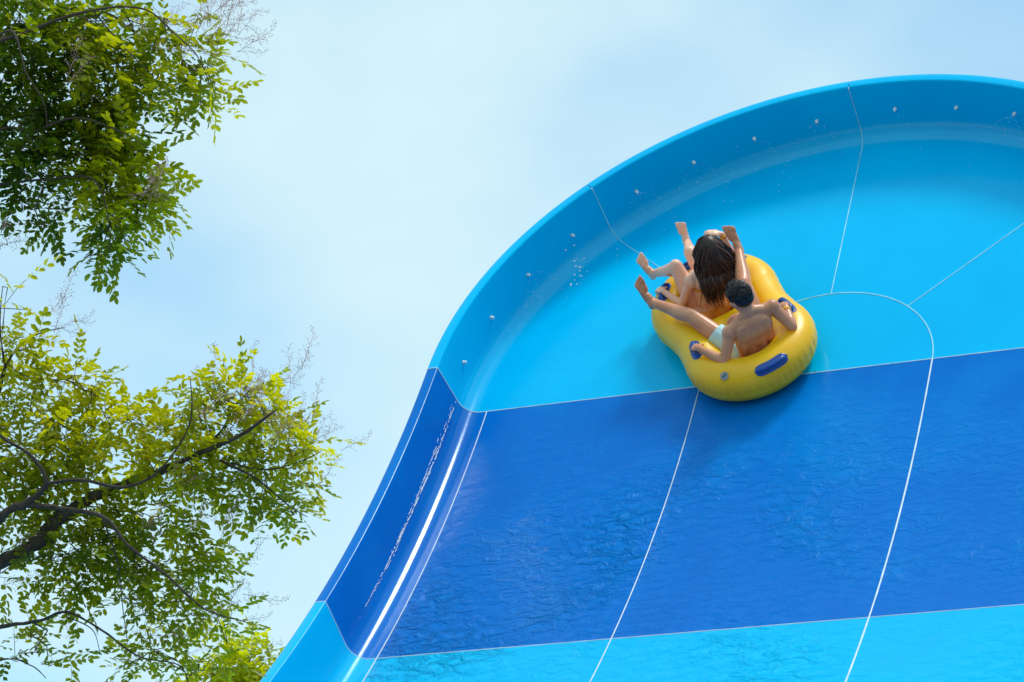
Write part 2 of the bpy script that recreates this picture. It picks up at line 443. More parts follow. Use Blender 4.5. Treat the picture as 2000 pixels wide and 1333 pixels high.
# cross tube between the two seats
V, F = [], []
n1, n2 = 40, 36
for i in range(n1 + 1):
    x = -0.34 + 0.68 * i / n1
    for j in range(n2):
        a = 2 * math.pi * j / n2
        rr = 0.118 + 0.03 * (abs(x) / 0.34) ** 2
        V.append((x, rr * math.cos(a) * 1.1, 0.150 + rr * math.sin(a)))
for i in range(n1):
    for j in range(n2): F.append((i * n2 + j, i * n2 + (j + 1) % n2, (i + 1) * n2 + (j + 1) % n2, (i + 1) * n2 + j))
link('cross_tube', mesh_np('cross_tube', V, F), M_RAFT, raft)
# floor laced under the tubes
V, F = [], []
for i in range(0, NP, 4): V.append((PC[i][0] * 0.98, PC[i][1] * 0.98, 0.045))
m = len(V)
for i in range(0, NP, 4): V.append((PC[i][0] * 0.5, PC[i][1] * 0.5, 0.03))
for i in range(m): F.append((i, (i + 1) % m, m + (i + 1) % m, m + i))
V.append((0, 0, 0.03))
for i in range(m): F.append((m + i, m + (i + 1) % m, 2 * m))
link('floor', mesh_np('floor', V, F), M_RAFT, raft)
def stadium_grid(length, width, na=18, nb=6):
    out = []
    for i in range(na + 1):
        a = -length / 2 + length * i / na
        e = max(0.0, abs(a) - (length - width) / 2); hw = math.sqrt(max(0.0, (width / 2) ** 2 - e * e))
        out.append([(a, hw * (-1 + 2 * j / nb)) for j in range(nb + 1)])
    return out
HANDLES = []
def handle(r, f, psi_deg, length=0.215, width=0.088):
    t0 = arclen_near(r, f); p0 = R(psi_deg)
    G = stadium_grid(length, width)
    V, F = [], []
    for row in G:
        for k, (a, b) in enumerate(row):
            edge = 0.002 if k in (0, len(row) - 1) else 0.007
            V.append(tube(t0 + a, p0 + b / TR, edge))
    nb = len(G[0])
    for i in range(len(G) - 1):
        for j in range(nb - 1): F.append((i * nb + j, i * nb + j + 1, (i + 1) * nb + j + 1, (i + 1) * nb + j))
    me = mesh_np('handle_patch', V, F)
    h = link('handle', me, M_HAND, raft)
    # raised grip
    V, F = [], []; q = 10; m_ = 20
    ctr = []
    for i in range(m_ + 1):
        a = (-0.5 + i / m_) * length * 0.80
        e = abs(a) / (length * 0.40)
        ctr.append(tube(t0 + a, p0, 0.030 * (1 - e ** 4) ** 0.5 if e < 1 else 0.0))
    cc = tube(t0, p0, 0); up = (tube(t0, p0, 0.1) - cc).normalized()
    for i in range(m_ + 1):
        d = (ctr[min(i + 1, m_)] - ctr[max(i - 1, 0)]).normalized(); sd = d.cross(up).normalized(); u2 = sd.cross(d)
        for j in range(q):
            an = 2 * math.pi * j / q
            V.append(ctr[i] + sd * (0.020 * math.cos(an)) + u2 * (0.012 * math.sin(an)))
    for i in range(m_):
        for j in range(q): F.append((i * q + j, i * q + (j + 1) % q, (i + 1) * q + (j + 1) % q, (i + 1) * q + j))
    link('grip', mesh_np('grip', V, F), M_HAND, h)
    HANDLES.append((cc, up))
handle(-0.36, -0.27, 78); handle(0.36, -0.30, 78); handle(0.02, -0.74, 48)
handle(-0.34, 0.58, 80); handle(0.30, 0.57, 80); handle(-0.03, 0.74, 80)
# valve
vt = arclen_near(-0.26, -0.62); vc = tube(vt, R(52), 0.0); vu = (tube(vt, R(52), 0.1) - vc).normalized()
vv, vf = lathe([(0.032, 0.0), (0.032, 0.006), (0.024, 0.008), (0.022, 0.005), (0.012, 0.005), (0.010, 0.010), (0.004, 0.011)], 16)
M_VALVE = simple('valve_grey', (0.30, 0.31, 0.30), 0.4, 0.5, 0.1, 30)
M_VALVE_D = simple('valve_slot_dark', (0.06, 0.08, 0.10), 0.5, 0.4, 0.1, 30)
va = link('valve', mesh_np('valve', vv, vf), M_VALVE, raft)
va.matrix_basis = Matrix.Translation(vc) @ vu.to_track_quat('Z', 'Y').to_matrix().to_4x4()
bm = bmesh.new(); bmesh.ops.create_cube(bm, size=1, matrix=Matrix.Translation((0, 0, 0.011)) @ Matrix.Rotation(0.9, 4, 'Z') @ Matrix.Diagonal((0.034, 0.008, 0.006, 1)))
me = bpy.data.meshes.new('valve_key'); bm.to_mesh(me); bm.free(); link('valve_key', me, M_VALVE_D, va)

# ------------------------------------------------------------------ people
class Blob:
    """closed round shapes that a voxel remesh grows into one continuous skin"""
    def __init__(self): self.V, self.F = [], []
    def cone(self, p0, r0, p1, r1, seg=14):
        p0, p1 = Vector(p0), Vector(p1); d = p1 - p0
        ln = max(d.length, 1e-5); z = d / ln
        x = z.orthogonal().normalized(); y = z.cross(x)
        rings = [(-r0 * math.cos(a), r0 * math.sin(a)) for a in (0.02, 0.4, 0.8, 1.2)] + [(0, r0), (ln, r1)] + [(ln + r1 * math.cos(a), r1 * math.sin(a)) for a in (1.2, 0.8, 0.4, 0.02)]
        b = len(self.V)
        for (h, r) in rings:
            for j in range(seg):
                a = 2 * math.pi * j / seg; self.V.append(p0 + z * h + x * (r * math.cos(a)) + y * (r * math.sin(a)))
        m = len(rings)
        for i in range(m - 1):
            for j in range(seg): self.F.append((b + i * seg + j, b + i * seg + (j + 1) % seg, b + (i + 1) * seg + (j + 1) % seg, b + (i + 1) * seg + j))
        self.F.append(tuple(b + j for j in range(seg))[::-1]); self.F.append(tuple(b + (m - 1) * seg + j for j in range(seg)))
    def chain(self, pts):
        for (p, r), (q, s) in zip(pts, pts[1:]): self.cone(p, r, q, s)
    def ell(self, c, ax, ay, az, seg=18, rings=12):
        """ellipsoid with three (vector) half axes"""
        c, ax, ay, az = Vector(c), Vector(ax), Vector(ay), Vector(az); b = len(self.V)
        flip = ax.cross(ay).dot(az) < 0
        for i in range(rings + 1):
            t = 0.03 + (math.pi - 0.06) * i / rings
            for j in range(seg):
                a = 2 * math.pi * j / seg
                self.V.append(c + ax * (math.sin(t) * math.cos(a)) + ay * (math.sin(t) * math.sin(a)) + az * math.cos(t))
        fs = []
        for i in range(rings):
            for j in range(seg): fs.append((b + i * seg + j, b + (i + 1) * seg + j, b + (i + 1) * seg + (j + 1) % seg, b + i * seg + (j + 1) % seg))
        fs.append(tuple(b + j for j in range(seg))); fs.append(tuple(b + rings * seg + j for j in range(seg))[::-1])
        self.F += [f[::-1] for f in fs] if flip else fs
    def grow(self, name, voxel, smooth, offset=None):
        me = mesh_np('tmp', self.V, self.F)
        o = bpy.data.objects.new('tmp', me); COL.objects.link(o)
        r = o.modifiers.new('r', 'REMESH'); r.mode = 'VOXEL'; r.voxel_size = voxel; r.use_smooth_shade = True
        if smooth: s = o.modifiers.new('s', 'SMOOTH'); s.iterations = smooth; s.factor = 0.5
        dg = bpy.context.evaluated_depsgraph_get(); dg.update()
        out = bpy.data.meshes.new_from_object(o.evaluated_get(dg)); out.name = name
        bpy.data.objects.remove(o, do_unlink=True)
        out.materials.clear()
        out.polygons.foreach_set('use_smooth', [True] * len(out.polygons))
        return out
def skin_mat(name, lo, mid, hi):
    N = Nodes(name); t = N.n('TexCoord')
    z = N.n('TexNoise', Scale=7.0, Detail=4.0); N.l(t.outputs['Object'], z.inputs['Vector'])
    N.l(N.ramp(z.outputs['Fac'], [(0.3, lo), (0.5, mid), (0.72, hi)]), N.b.inputs['Base Color'])
    f2 = N.n('TexNoise', Scale=90.0, Detail=2.0); N.l(t.outputs['Object'], f2.inputs['Vector'])
    bp = N.n('Bump', Strength=0.15, Distance=0.003); N.l(f2.outputs['Fac'], bp.inputs['Height']); N.l(bp.outputs[0], N.b.inputs['Normal'])
    N.b.inputs['Roughness'].default_value = 0.36; N.b.inputs['Subsurface Weight'].default_value = 0.12
    N.b.inputs['Subsurface Radius'].default_value = (0.012, 0.004, 0.002); N.b.inputs['Subsurface Scale'].default_value = 0.6
    return N.m
def hand_shape(B, wrist, pd, pn, side, curl, k=1.0):
    """pd: wrist to knuckles, pn: out of the palm, side: +1/-1 which side the thumb leaves on"""
    pd = Vector(pd).normalized(); pn = (Vector(pn) - pd * Vector(pn).dot(pd)).normalized(); sd = pd.cross(pn) * side
    w = Vector(wrist)
    B.ell(w + pd * 0.05 * k, sd * 0.041 * k, pn * 0.017 * k, pd * 0.05 * k)
    for i, (x, ln, fr) in enumerate(((0.031, 0.072, 0.0088), (0.0105, 0.08, 0.009), (-0.0105, 0.074, 0.0088), (-0.031, 0.058, 0.0078))):
        p = w + pd * (0.088 - 0.004 * abs(i - 1)) * k + sd * x * k
        a = 0.0
        for seg, (fl, cu) in enumerate(((0.45, 0.6), (0.31, 1.0), (0.24, 0.8))):
            a += curl * cu * (1 + 0.08 * i)
            d = pd * math.cos(a) + pn * math.sin(a) + sd * (x * 1.2 if seg == 0 else 0)
            q = p + d.normalized() * (ln * fl * k)
            B.cone(p, fr * k * (1 - 0.05 * seg), q, fr * k * (0.95 - 0.05 * seg), 8); p = q
    p = w + pd * 0.022 * k + sd * 0.028 * k
    for d, ln in (((pd * 0.55 + sd * 0.75 + pn * 0.35), 0.042), ((pd * 0.8 + sd * 0.25 + pn * 0.55), 0.034), ((pd * 0.75 - sd * 0.1 + pn * 0.6), 0.027)):
        q = p + d.normalized() * ln * k; B.cone(p, 0.0115 * k, q, 0.0095 * k, 8); p = q
def foot_shape(B, ankle, toe, sole, big, k=1.0):
    """toe: tip of the middle toes; sole: direction from the foot's top to its sole; big: direction of the big toe's side"""
    an, toe = Vector(ankle), Vector(toe); fd = (toe - an).normalized(); sole = (Vector(sole) - fd * Vector(sole).dot(fd)).normalized()
    big = (Vector(big) - fd * Vector(big).dot(fd) - sole * Vector(big).dot(sole)).normalized()
    heel = an - fd * 0.035 * k + sole * 0.03 * k
    tip = toe + sole * 0.02 * k
    ball = heel + (tip - heel) * 0.66
    B.cone(heel, 0.031 * k, heel + (ball - heel) * 0.45, 0.029 * k)
    B.cone(an, 0.037 * k, heel, 0.031 * k)
    B.cone(an, 0.036 * k, heel + (ball - heel) * 0.6 - sole * 0.012 * k, 0.026 * k)
    B.ell(ball, big * 0.041 * k, sole * 0.018 * k, fd * 0.048 * k)
    B.cone(heel + (ball - heel) * 0.4 - big * 0.01, 0.026 * k, ball - big * 0.02 * k, 0.02 * k)
    ln = (tip - ball).length
    for i, (x, r, l) in enumerate(((0.0285, 0.0125, 1.06), (0.0095, 0.0085, 1.04), (-0.0075, 0.0082, 0.95), (-0.0230, 0.0078, 0.82), (-0.0365, 0.0076, 0.66))):
        p = ball + big * x * k + fd * 0.02 * k
        q = p + fd * max(0.024, (ln * l - 0.014)) * k + big * x * 0.12 * k
        mid = (p + q) / 2 - sole * 0.006 * k
        B.cone(p, r * k, mid, r * k, 8); B.cone(mid, r * k, q + sole * 0.004 * k, r * 0.92 * k, 8)
def person(name, J, male):
    """J holds joints in the raft's frame (right, forward, up); returns body object and its frame"""
    k = 1.0 if male else 0.93
    B = Blob()
    for q in J:
        if isinstance(J[q], tuple) and q[:2] in ('hi', 'ne', 'sh', 'he', 'el', 'wr', 'kn', 'an', 'to'): J[q] = (J[q][0], J[q][1] * 0.945, J[q][2] * 0.935)
    v = lambda q: Vector(q)
    hip, neck, sl_, sr = v(J['hip']), v(J['neck']), v(J['shl']), v(J['shr'])
    up = (neck - hip).normalized(); rt = (sr - sl_); rt = (rt - up * rt.dot(up)).normalized(); fw = up.cross(rt)
    tl = (neck - hip).length
    # torso
    hipr = (v(J['hipr']) - v(J['hipl'])).normalized()
    B.ell(hip + up * 0.02, hipr * 0.160 * k, fw * 0.105 * k, up * 0.115)
    for s in (-1, 1): B.ell(hip - fw * 0.05 + hipr * s * 0.07 - up * 0.02, hipr * 0.085 * k, fw * 0.085 * k, up * 0.09)
    wd = (0.142, 0.170, 0.178) if male else (0.118, 0.135, 0.150)
    B.ell(hip + up * tl * 0.30, rt * wd[0], fw * 0.096 * k, up * 0.15)
    B.ell(hip + up * tl * 0.52, rt * (wd[0] + wd[1]) / 2, fw * 0.105 * k, up * 0.15)
    B.ell(hip + up * tl * 0.70, rt * wd[1], fw * 0.112 * k, up * 0.14)
    B.ell(hip + up * tl * 0.84 - fw * 0.01, rt * wd[2] * 0.96, fw * 0.085 * k, up * 0.085)
    for sh, s in ((sl_, -1), (sr, 1)):
        B.cone(neck - up * 0.02, 0.05 * k, sh + up * 0.005, 0.048 * k)
        B.cone(neck + up * 0.04, 0.04 * k, neck * 0.5 + sh * 0.5 + up * 0.012, 0.04 * k)
        B.ell(sh - up * 0.01, rt * 0.062 * k, fw * 0.06 * k, up * 0.068 * k)
        if male:
            B.ell(hip + up * tl * 0.74 + rt * s * 0.085 - fw * 0.072, rt * 0.064, fw * 0.030, up * 0.095)   # shoulder blade
            B.ell(hip + up * tl * 0.50 + rt * s * 0.105 - fw * 0.035, rt * 0.05, fw * 0.06, up * 0.13)      # lat
            B.ell(hip + up * tl * 0.76 + rt * s * 0.075 + fw * 0.085, rt * 0.08, fw * 0.04, up * 0.065)
            B.ell(hip + up * tl * 0.26 + rt * s * 0.042 - fw * 0.078, rt * 0.032, fw * 0.03, up * 0.12)
        else:
            B.ell(hip + up * tl * 0.68 + rt * s * 0.07 + fw * 0.105, rt * 0.055, fw * 0.05, up * 0.055)
            B.ell(hip + up * tl * 0.76 + rt * s * 0.07 - fw * 0.06, rt * 0.05, fw * 0.03, up * 0.07)
    # head
    hc, hf = v(J['head']), v(J['face']).normalized()
    hu = v(J['crown']); hu = (hu - hf * hu.dot(hf)).normalized(); hr = hf.cross(hu)
    hk = 1.0 if male else 0.96
    B.cone(neck - up * 0.03, 0.058 * k, hc - hu * 0.05 - hf * 0.015, 0.052 * k)
    B.ell(hc + hu * 0.022 - hf * 0.012, hr * 0.077 * hk, hf * 0.098 * hk, hu * 0.096 * hk)
    B.ell(hc - hu * 0.045 + hf * 0.026, hr * 0.060 * hk, hf * 0.066 * hk, hu * 0.072 * hk)
    B.ell(hc - hu * 0.095 + hf * 0.058, hr * 0.030, hf * 0.026, hu * 0.022)                                   # chin
    B.cone(hc + hu * 0.008 + hf * 0.088, 0.010, hc - hu * 0.030 + hf * 0.108, 0.014, 10)                       # nose
    B.ell(hc - hu * 0.034 + hf * 0.098, hr * 0.019, hf * 0.013, hu * 0.011)
    B.ell(hc - hu * 0.064 + hf * 0.084, hr * 0.026, hf * 0.012, hu * 0.007); B.ell(hc - hu * 0.075 + hf * 0.082, hr * 0.023, hf * 0.012, hu * 0.008)
    for s in (-1, 1):
        B.ell(hc + hu * 0.022 + hf * 0.076 + hr * s * 0.033, hr * 0.026, hf * 0.014, hu * 0.010)               # brow
        B.ell(hc - hu * 0.012 - hf * 0.010 + hr * s * 0.080, hr * 0.010, hf * 0.018 + hr * s * 0.006, hu * 0.031)   # ear
        B.ell(hc - hu * 0.024 + hf * 0.062 + hr * s * 0.042, hr * 0.026, hf * 0.022, hu * 0.020)               # cheek
    # arms
    for a in ('l', 'r'):
        sh, el, wr = v(J['sh' + a]), v(J['el' + a]), v(J['wr' + a])
        q = (0.049, 0.046, 0.038, 0.040, 0.027) if male else (0.040, 0.036, 0.031, 0.033, 0.022)
        B.chain([(sh, q[0]), (sh.lerp(el, 0.45), q[1]), (el, q[2])])
        B.chain([(el, q[2]), (el.lerp(wr, 0.28), q[3]), (wr, q[4])])
        B.cone(wr, q[4], wr + v(J['pd' + a]).normalized() * 0.03, q[4] * 0.9)
        hand_shape(B, wr, J['pd' + a], J['pn' + a], J['ts' + a], J['cu' + a], 0.95 if male else 0.86)
    # legs
    for a in ('l', 'r'):
        h, kn, an = v(J['hip' + a]), v(J['kn' + a]), v(J['an' + a])
        q = (0.092, 0.080, 0.056, 0.058, 0.050, 0.034) if male else (0.090, 0.077, 0.052, 0.053, 0.044, 0.030)
        B.chain([(h, q[0]), (h.lerp(kn, 0.45), q[1]), (kn, q[2])])
        back = v(J['calf' + a]).normalized()
        B.chain([(kn, q[2] * 0.98), (kn.lerp(an, 0.30) + back * 0.012, q[3]), (kn.lerp(an, 0.55) + back * 0.006, q[4] * 0.92), (an, q[5])])
        B.ell(kn - back * 0.014, (an - kn).normalized() * 0.05, back * 0.045, (an - kn).normalized().cross(back) * 0.044)
        foot_shape(B, an, J['toe' + a], J['sole' + a], J['big' + a], 1.03 if male else 0.95)
    base = hip.copy()
    B.V = [p - base for p in B.V]
    me = B.grow(name, 0.0058, 3)
    o = bpy.data.objects.new(name, me); COL.objects.link(o)
    o.matrix_world = RAFT_M @ Matrix.Translation(base)
    fr = dict(hip=hip, up=up, rt=rt, fw=fw, tl=tl, hc=hc, hf=hf, hu=hu, hr=hr, base=base, hk=hk, hipr=hipr)
    return o, fr
M_SKIN_M = skin_mat('skin_tan', (0.54, 0.215, 0.105, 1), (0.63, 0.265, 0.14, 1), (0.69, 0.325, 0.18, 1))
M_SKIN_W = skin_mat('skin_fair', (0.80, 0.42, 0.27, 1), (0.87, 0.49, 0.33, 1), (0.90, 0.54, 0.39, 1))
def hair_mat(name, stops, rough):
    N = Nodes(name); g_ = N.n('NewGeometry')
    N.l(N.ramp(g_.outputs['Random Per Island'], stops), N.b.inputs['Base Color'])
    N.b.inputs['Roughness'].default_value = rough; N.b.inputs['Specular IOR Level'].default_value = 0.45
    return N.m
M_BLACKHAIR = hair_mat('hair_black', [(0.0, (0.006, 0.005, 0.006, 1)), (0.7, (0.014, 0.011, 0.010, 1)), (1.0, (0.035, 0.025, 0.02, 1))], 0.45)
M_BROWNHAIR = hair_mat('hair_dark_brown', [(0.0, (0.012, 0.006, 0.005, 1)), (0.5, (0.032, 0.015, 0.011, 1)), (0.85, (0.085, 0.038, 0.025, 1)), (1.0, (0.15, 0.07, 0.045, 1))], 0.42)
M_BAND = simple('wristband_yellow', (0.85, 0.42, 0.01), 0.4, 0.5, 0.05, 30)
M_EYE = simple('eye_white', (0.75, 0.74, 0.72), 0.2, 0.5, 0.03, 30)
M_IRIS = simple('iris_brown', (0.05, 0.025, 0.012), 0.15, 0.5, 0.1, 30)
def shorts_mat():
    N = Nodes('swim_shorts_mint'); t = N.n('TexCoord')
    z = N.n('TexNoise', Scale=4.0, Detail=3.0); N.l(t.outputs['Object'], z.inputs['Vector'])
    N.l(N.ramp(z.outputs['Fac'], [(0.42, (0.46, 0.72, 0.74, 1)), (0.56, (0.50, 0.76, 0.76, 1)), (0.66, (0.14, 0.55, 0.42, 1))]), N.b.inputs['Base Color'])
    w = N.n('TexNoise', Scale=16.0, Detail=3.0); N.l(t.outputs['Object'], w.inputs['Vector'])
    bp = N.n('Bump', Strength=0.5, Distance=0.015); N.l(w.outputs['Fac'], bp.inputs['Height']); N.l(bp.outputs[0], N.b.inputs['Normal'])
    N.b.inputs['Roughness'].default_value = 0.7
    return N.m
def swim_mat():
    return simple('swimsuit_orange', (0.78, 0.27, 0.02), 0.6, 0.4, 0.15, 18, bump=0.2)
def cuff(name, p, d, r, w, parent, base, mat):
    """a flat band round a wrist"""
    d = Vector(d).normalized(); x = d.orthogonal().normalized(); y = d.cross(x); V, F = [], []
    prof = [(r - 0.002, -w / 2), (r + 0.002, -w / 2), (r + 0.003, 0), (r + 0.002, w / 2), (r - 0.002, w / 2)]
    for (q, h) in prof:
        for j in range(16):
            a = 2 * math.pi * j / 16; V.append(Vector(p) - base + d * h + x * q * math.cos(a) + y * q * math.sin(a))
    for i in range(5):
        for j in range(16): F.append((i * 16 + j, i * 16 + (j + 1) % 16, ((i + 1) % 5) * 16 + (j + 1) % 16, ((i + 1) % 5) * 16 + j))
    return link(name, mesh_np(name, V, F), mat, parent)
def eyes(o, f):
    for s in (-1, 1):
        c = f['hc'] + f['hf'] * 0.080 + f['hu'] * 0.002 + f['hr'] * s * 0.032 - f['base']
        b = Blob(); b.ell((0, 0, 0), f['hr'] * 0.013, f['hf'] * 0.012, f['hu'] * 0.009)
        e = link('eye', mesh_np('eye', b.V, b.F), M_EYE, o, c)
        b = Blob(); b.ell(f['hf'] * 0.009, f['hr'] * 0.006, f['hf'] * 0.004, f['hu'] * 0.006, 10, 6)
        link('iris', mesh_np('iris', b.V, b.F), M_IRIS, e)
# --- man at the back
JM = dict(hip=(0.02, -0.43, 0.15), neck=(0.055, -0.515, 0.60), shl=(-0.125, -0.50, 0.515), shr=(0.24, -0.51, 0.555),
          head=(0.05, -0.475, 0.745), face=(-0.42, 0.85, -0.22), crown=(0.0, 0.12, 1.0),
          ell=(-0.25, -0.57, 0.335), elr=(0.31, -0.61, 0.365), wrl=(-0.362, -0.375, 0.412), wrr=(0.352, -0.42, 0.415),
          pdl=(-0.25, 0.9, -0.15), pdr=(0.05, 0.9, -0.12), pnl=(0.1, -0.2, -1), pnr=(-0.1, -0.2, -1), tsl=-1, tsr=1, cul=0.85, cur=0.85,
          hipl=(-0.085, -0.36, 0.17), hipr=(0.115, -0.36, 0.17), knl=(-0.265, 0.01, 0.45), knr=(0.20, 0.03, 0.48),
          anl=(-0.455, 0.36, 0.495), anr=(0.32, 0.38, 0.55), toel=(-0.475, 0.41, 0.705), toer=(0.315, 0.44, 0.745),
          solel=(-0.3, 1, -0.1), soler=(0.2, 1, -0.1), bigl=(1, 0.2, 0.1), bigr=(-1, 0.2, 0.1), calfl=(0, 0.1, -1), calfr=(0, 0.1, -1))
man, fm = person('person', JM, True)
man.data.materials.append(M_SKIN_M)
tag(man, 'bare-backed person with short dark hair and mint shorts at the rear of the raft', 'person')
eyes(man, fm)
b = Blob()
for a in ('l', 'r'):
    h, kn = Vector(JM['hip' + a]), Vector(JM['kn' + a])
    b.chain([(h, 0.106), (h.lerp(kn, 0.30), 0.099), (h.lerp(kn, 0.50), 0.094)])
b.ell(fm['hip'] + fm['up'] * 0.0, fm['hipr'] * 0.172, fm['fw'] * 0.118, fm['up'] * 0.10)
for s in (-1, 1): b.ell(fm['hip'] - fm['fw'] * 0.05 + fm['hipr'] * s * 0.07 - fm['up'] * 0.025, fm['hipr'] * 0.094, fm['fw'] * 0.095, fm['up'] * 0.095)
b.V = [p - fm['base'] for p in b.V]
sh_me = b.grow('swim_shorts', 0.011, 4)
# flat hems: cut the legs of the shorts square across the thighs
bm = bmesh.new(); bm.from_mesh(sh_me)
for a in ('l', 'r'):
    h, kn = Vector(JM['hip' + a]), Vector(JM['kn' + a]); d = (kn - h).normalized()
    sidev = 1 if a == 'r' else -1
    geom = [x for x in bm.verts if (x.co.x - 0.0) * sidev > -0.02 and (x.co + fm['base'] - h).dot(d) > 0.05]
    es = {e for x in geom for e in x.link_edges}; fs = {q for x in geom for q in x.link_faces}
    bmesh.ops.bisect_plane(bm, geom=list(set(geom)) + list(es) + list(fs), plane_co=h.lerp(kn, 0.52) - fm['base'], plane_no=d, clear_outer=True)
bm.to_mesh(sh_me); bm.free()
sho = link('swim_shorts', sh_me, shorts_mat(), man)
# short textured hair
def short_hair(f):
    V, F = [], []
    c = f['hc'] + f['hu'] * 0.024 - f['hf'] * 0.014 - f['base']
    r2 = random.Random(3)
    ax = (f['hr'], f['hf'], f['hu']); ra = (0.080, 0.100, 0.099)
    cap = Blob(); cap.ell(c + f['hu'] * 0.016 - f['hf'] * 0.012, f['hr'] * 0.080, f['hf'] * 0.090, f['hu'] * 0.086)
    V += cap.V; F += cap.F
    cap = Blob(); cap.ell(c - f['hu'] * 0.02 - f['hf'] * 0.028, f['hr'] * 0.077, f['hf'] * 0.074, f['hu'] * 0.065)
    F += [tuple(i + len(V) for i in q) for q in cap.F]; V += cap.V
    for i in range(4200):
        while True:
            d = Vector((r2.gauss(0, 1), r2.gauss(0, 1), r2.gauss(0, 1))).normalized()
            if d.z > -0.55 + 0.95 * max(0, d.y) and not (d.z < 0.1 and d.y > 0.35): break
        p = c + ax[0] * d.x * ra[0] * 0.97 + ax[1] * d.y * ra[1] * 0.97 + ax[2] * d.z * ra[2] * 0.97
        nrm = (ax[0] * d.x / ra[0] + ax[1] * d.y / ra[1] + ax[2] * d.z / ra[2]).normalized()
        top = max(0.0, d.z + 0.1); ln = 0.007 + 0.026 * top * r2.uniform(0.5, 1.2)
        # locks share a direction with their neighbours
        ph = math.sin(p.x * 70 + 1.3) + math.cos(p.y * 64 + p.z * 55)
        sweep = f['hf'] * (0.5 + 0.6 * math.sin(ph * 2.1)) + f['hr'] * (0.9 * math.cos(ph * 2.7)) + f['hr'] * r2.gauss(0, 0.25); sweep -= nrm * sweep.dot(nrm)
        q1 = p + nrm * ln * 0.6 + sweep * ln * 0.3; q2 = p + nrm * ln * 0.8 + sweep * ln * 0.95; q3 = p + nrm * ln * 0.62 + sweep * ln * 1.5
        sd = nrm.cross(sweep if sweep.length > 1e-3 else ax[0]).normalized() * 0.0019
        b0 = len(V); V += [p - sd, p + sd, q1 + sd, q1 - sd, q2 + sd * 0.7, q2 - sd * 0.7, q3]
        F += [(b0, b0 + 1, b0 + 2, b0 + 3), (b0 + 3, b0 + 2, b0 + 4, b0 + 5), (b0 + 5, b0 + 4, b0 + 6)]
    return mesh_np('hair', V, F)
link('hair', short_hair(fm), M_BLACKHAIR, man)
fr_r = (Vector(JM['wrr']) - Vector(JM['elr'])).normalized()
cuff('wristband', Vector(JM['wrr']) - fr_r * 0.025, fr_r, 0.031, 0.022, man, fm['base'], M_BAND)
# --- woman in front
JW = dict(hip=(-0.055, 0.36, 0.15), neck=(0.04, 0.35, 0.57), shl=(-0.115, 0.345, 0.525), shr=(0.195, 0.35, 0.555),
          head=(0.105, 0.365, 0.70), face=(-0.05, 0.95, -0.15), crown=(0.1, 0.12, 1.0),
          ell=(-0.245, 0.395, 0.315), elr=(0.275, 0.45, 0.42), wrl=(-0.315, 0.545, 0.405), wrr=(0.265, 0.51, 0.67),
          pdl=(-0.25, 0.9, -0.1), pdr=(-0.75, 0.15, 0.55), pnl=(0.1, -0.2, -1), pnr=(-0.3, 0.2, -0.9), tsl=-1, tsr=-1, cul=0.8, cur=0.35,
          hipl=(-0.14, 0.43, 0.16), hipr=(0.035, 0.44, 0.16), knl=(-0.145, 0.575, 0.545), knr=(0.02, 0.72, 0.50),
          anl=(-0.29, 0.90, 0.355), anr=(0.075, 1.03, 0.385), toel=(-0.325, 0.93, 0.545), toer=(0.085, 1.04, 0.575),
          solel=(-0.3, 1, -0.1), soler=(0.0, 1, -0.1), bigl=(1, 0.2, 0.1), bigr=(-1, 0.2, 0.1), calfl=(0, -0.45, -0.8), calfr=(0, -0.45, -0.8))
wom, fwm = person('person', JW, False)
wom.data.materials.append(M_SKIN_W)
tag(wom, 'person with long wet dark hair and orange swimwear at the front of the raft', 'person')
eyes(wom, fwm)
b = Blob()
b.ell(fwm['hip'] + fwm['up'] * 0.010, fwm['hipr'] * 0.158, fwm['fw'] * 0.108, fwm['up'] * 0.105)
for s in (-1, 1): b.ell(fwm['hip'] - fwm['fw'] * 0.05 + fwm['hipr'] * s * 0.07 - fwm['up'] * 0.02, fwm['hipr'] * 0.085, fwm['fw'] * 0.086, fwm['up'] * 0.092)
b.V = [p - fwm['base'] for p in b.V]
link('bikini_bottom', b.grow('bikini_bottom', 0.010, 2), swim_mat(), wom)
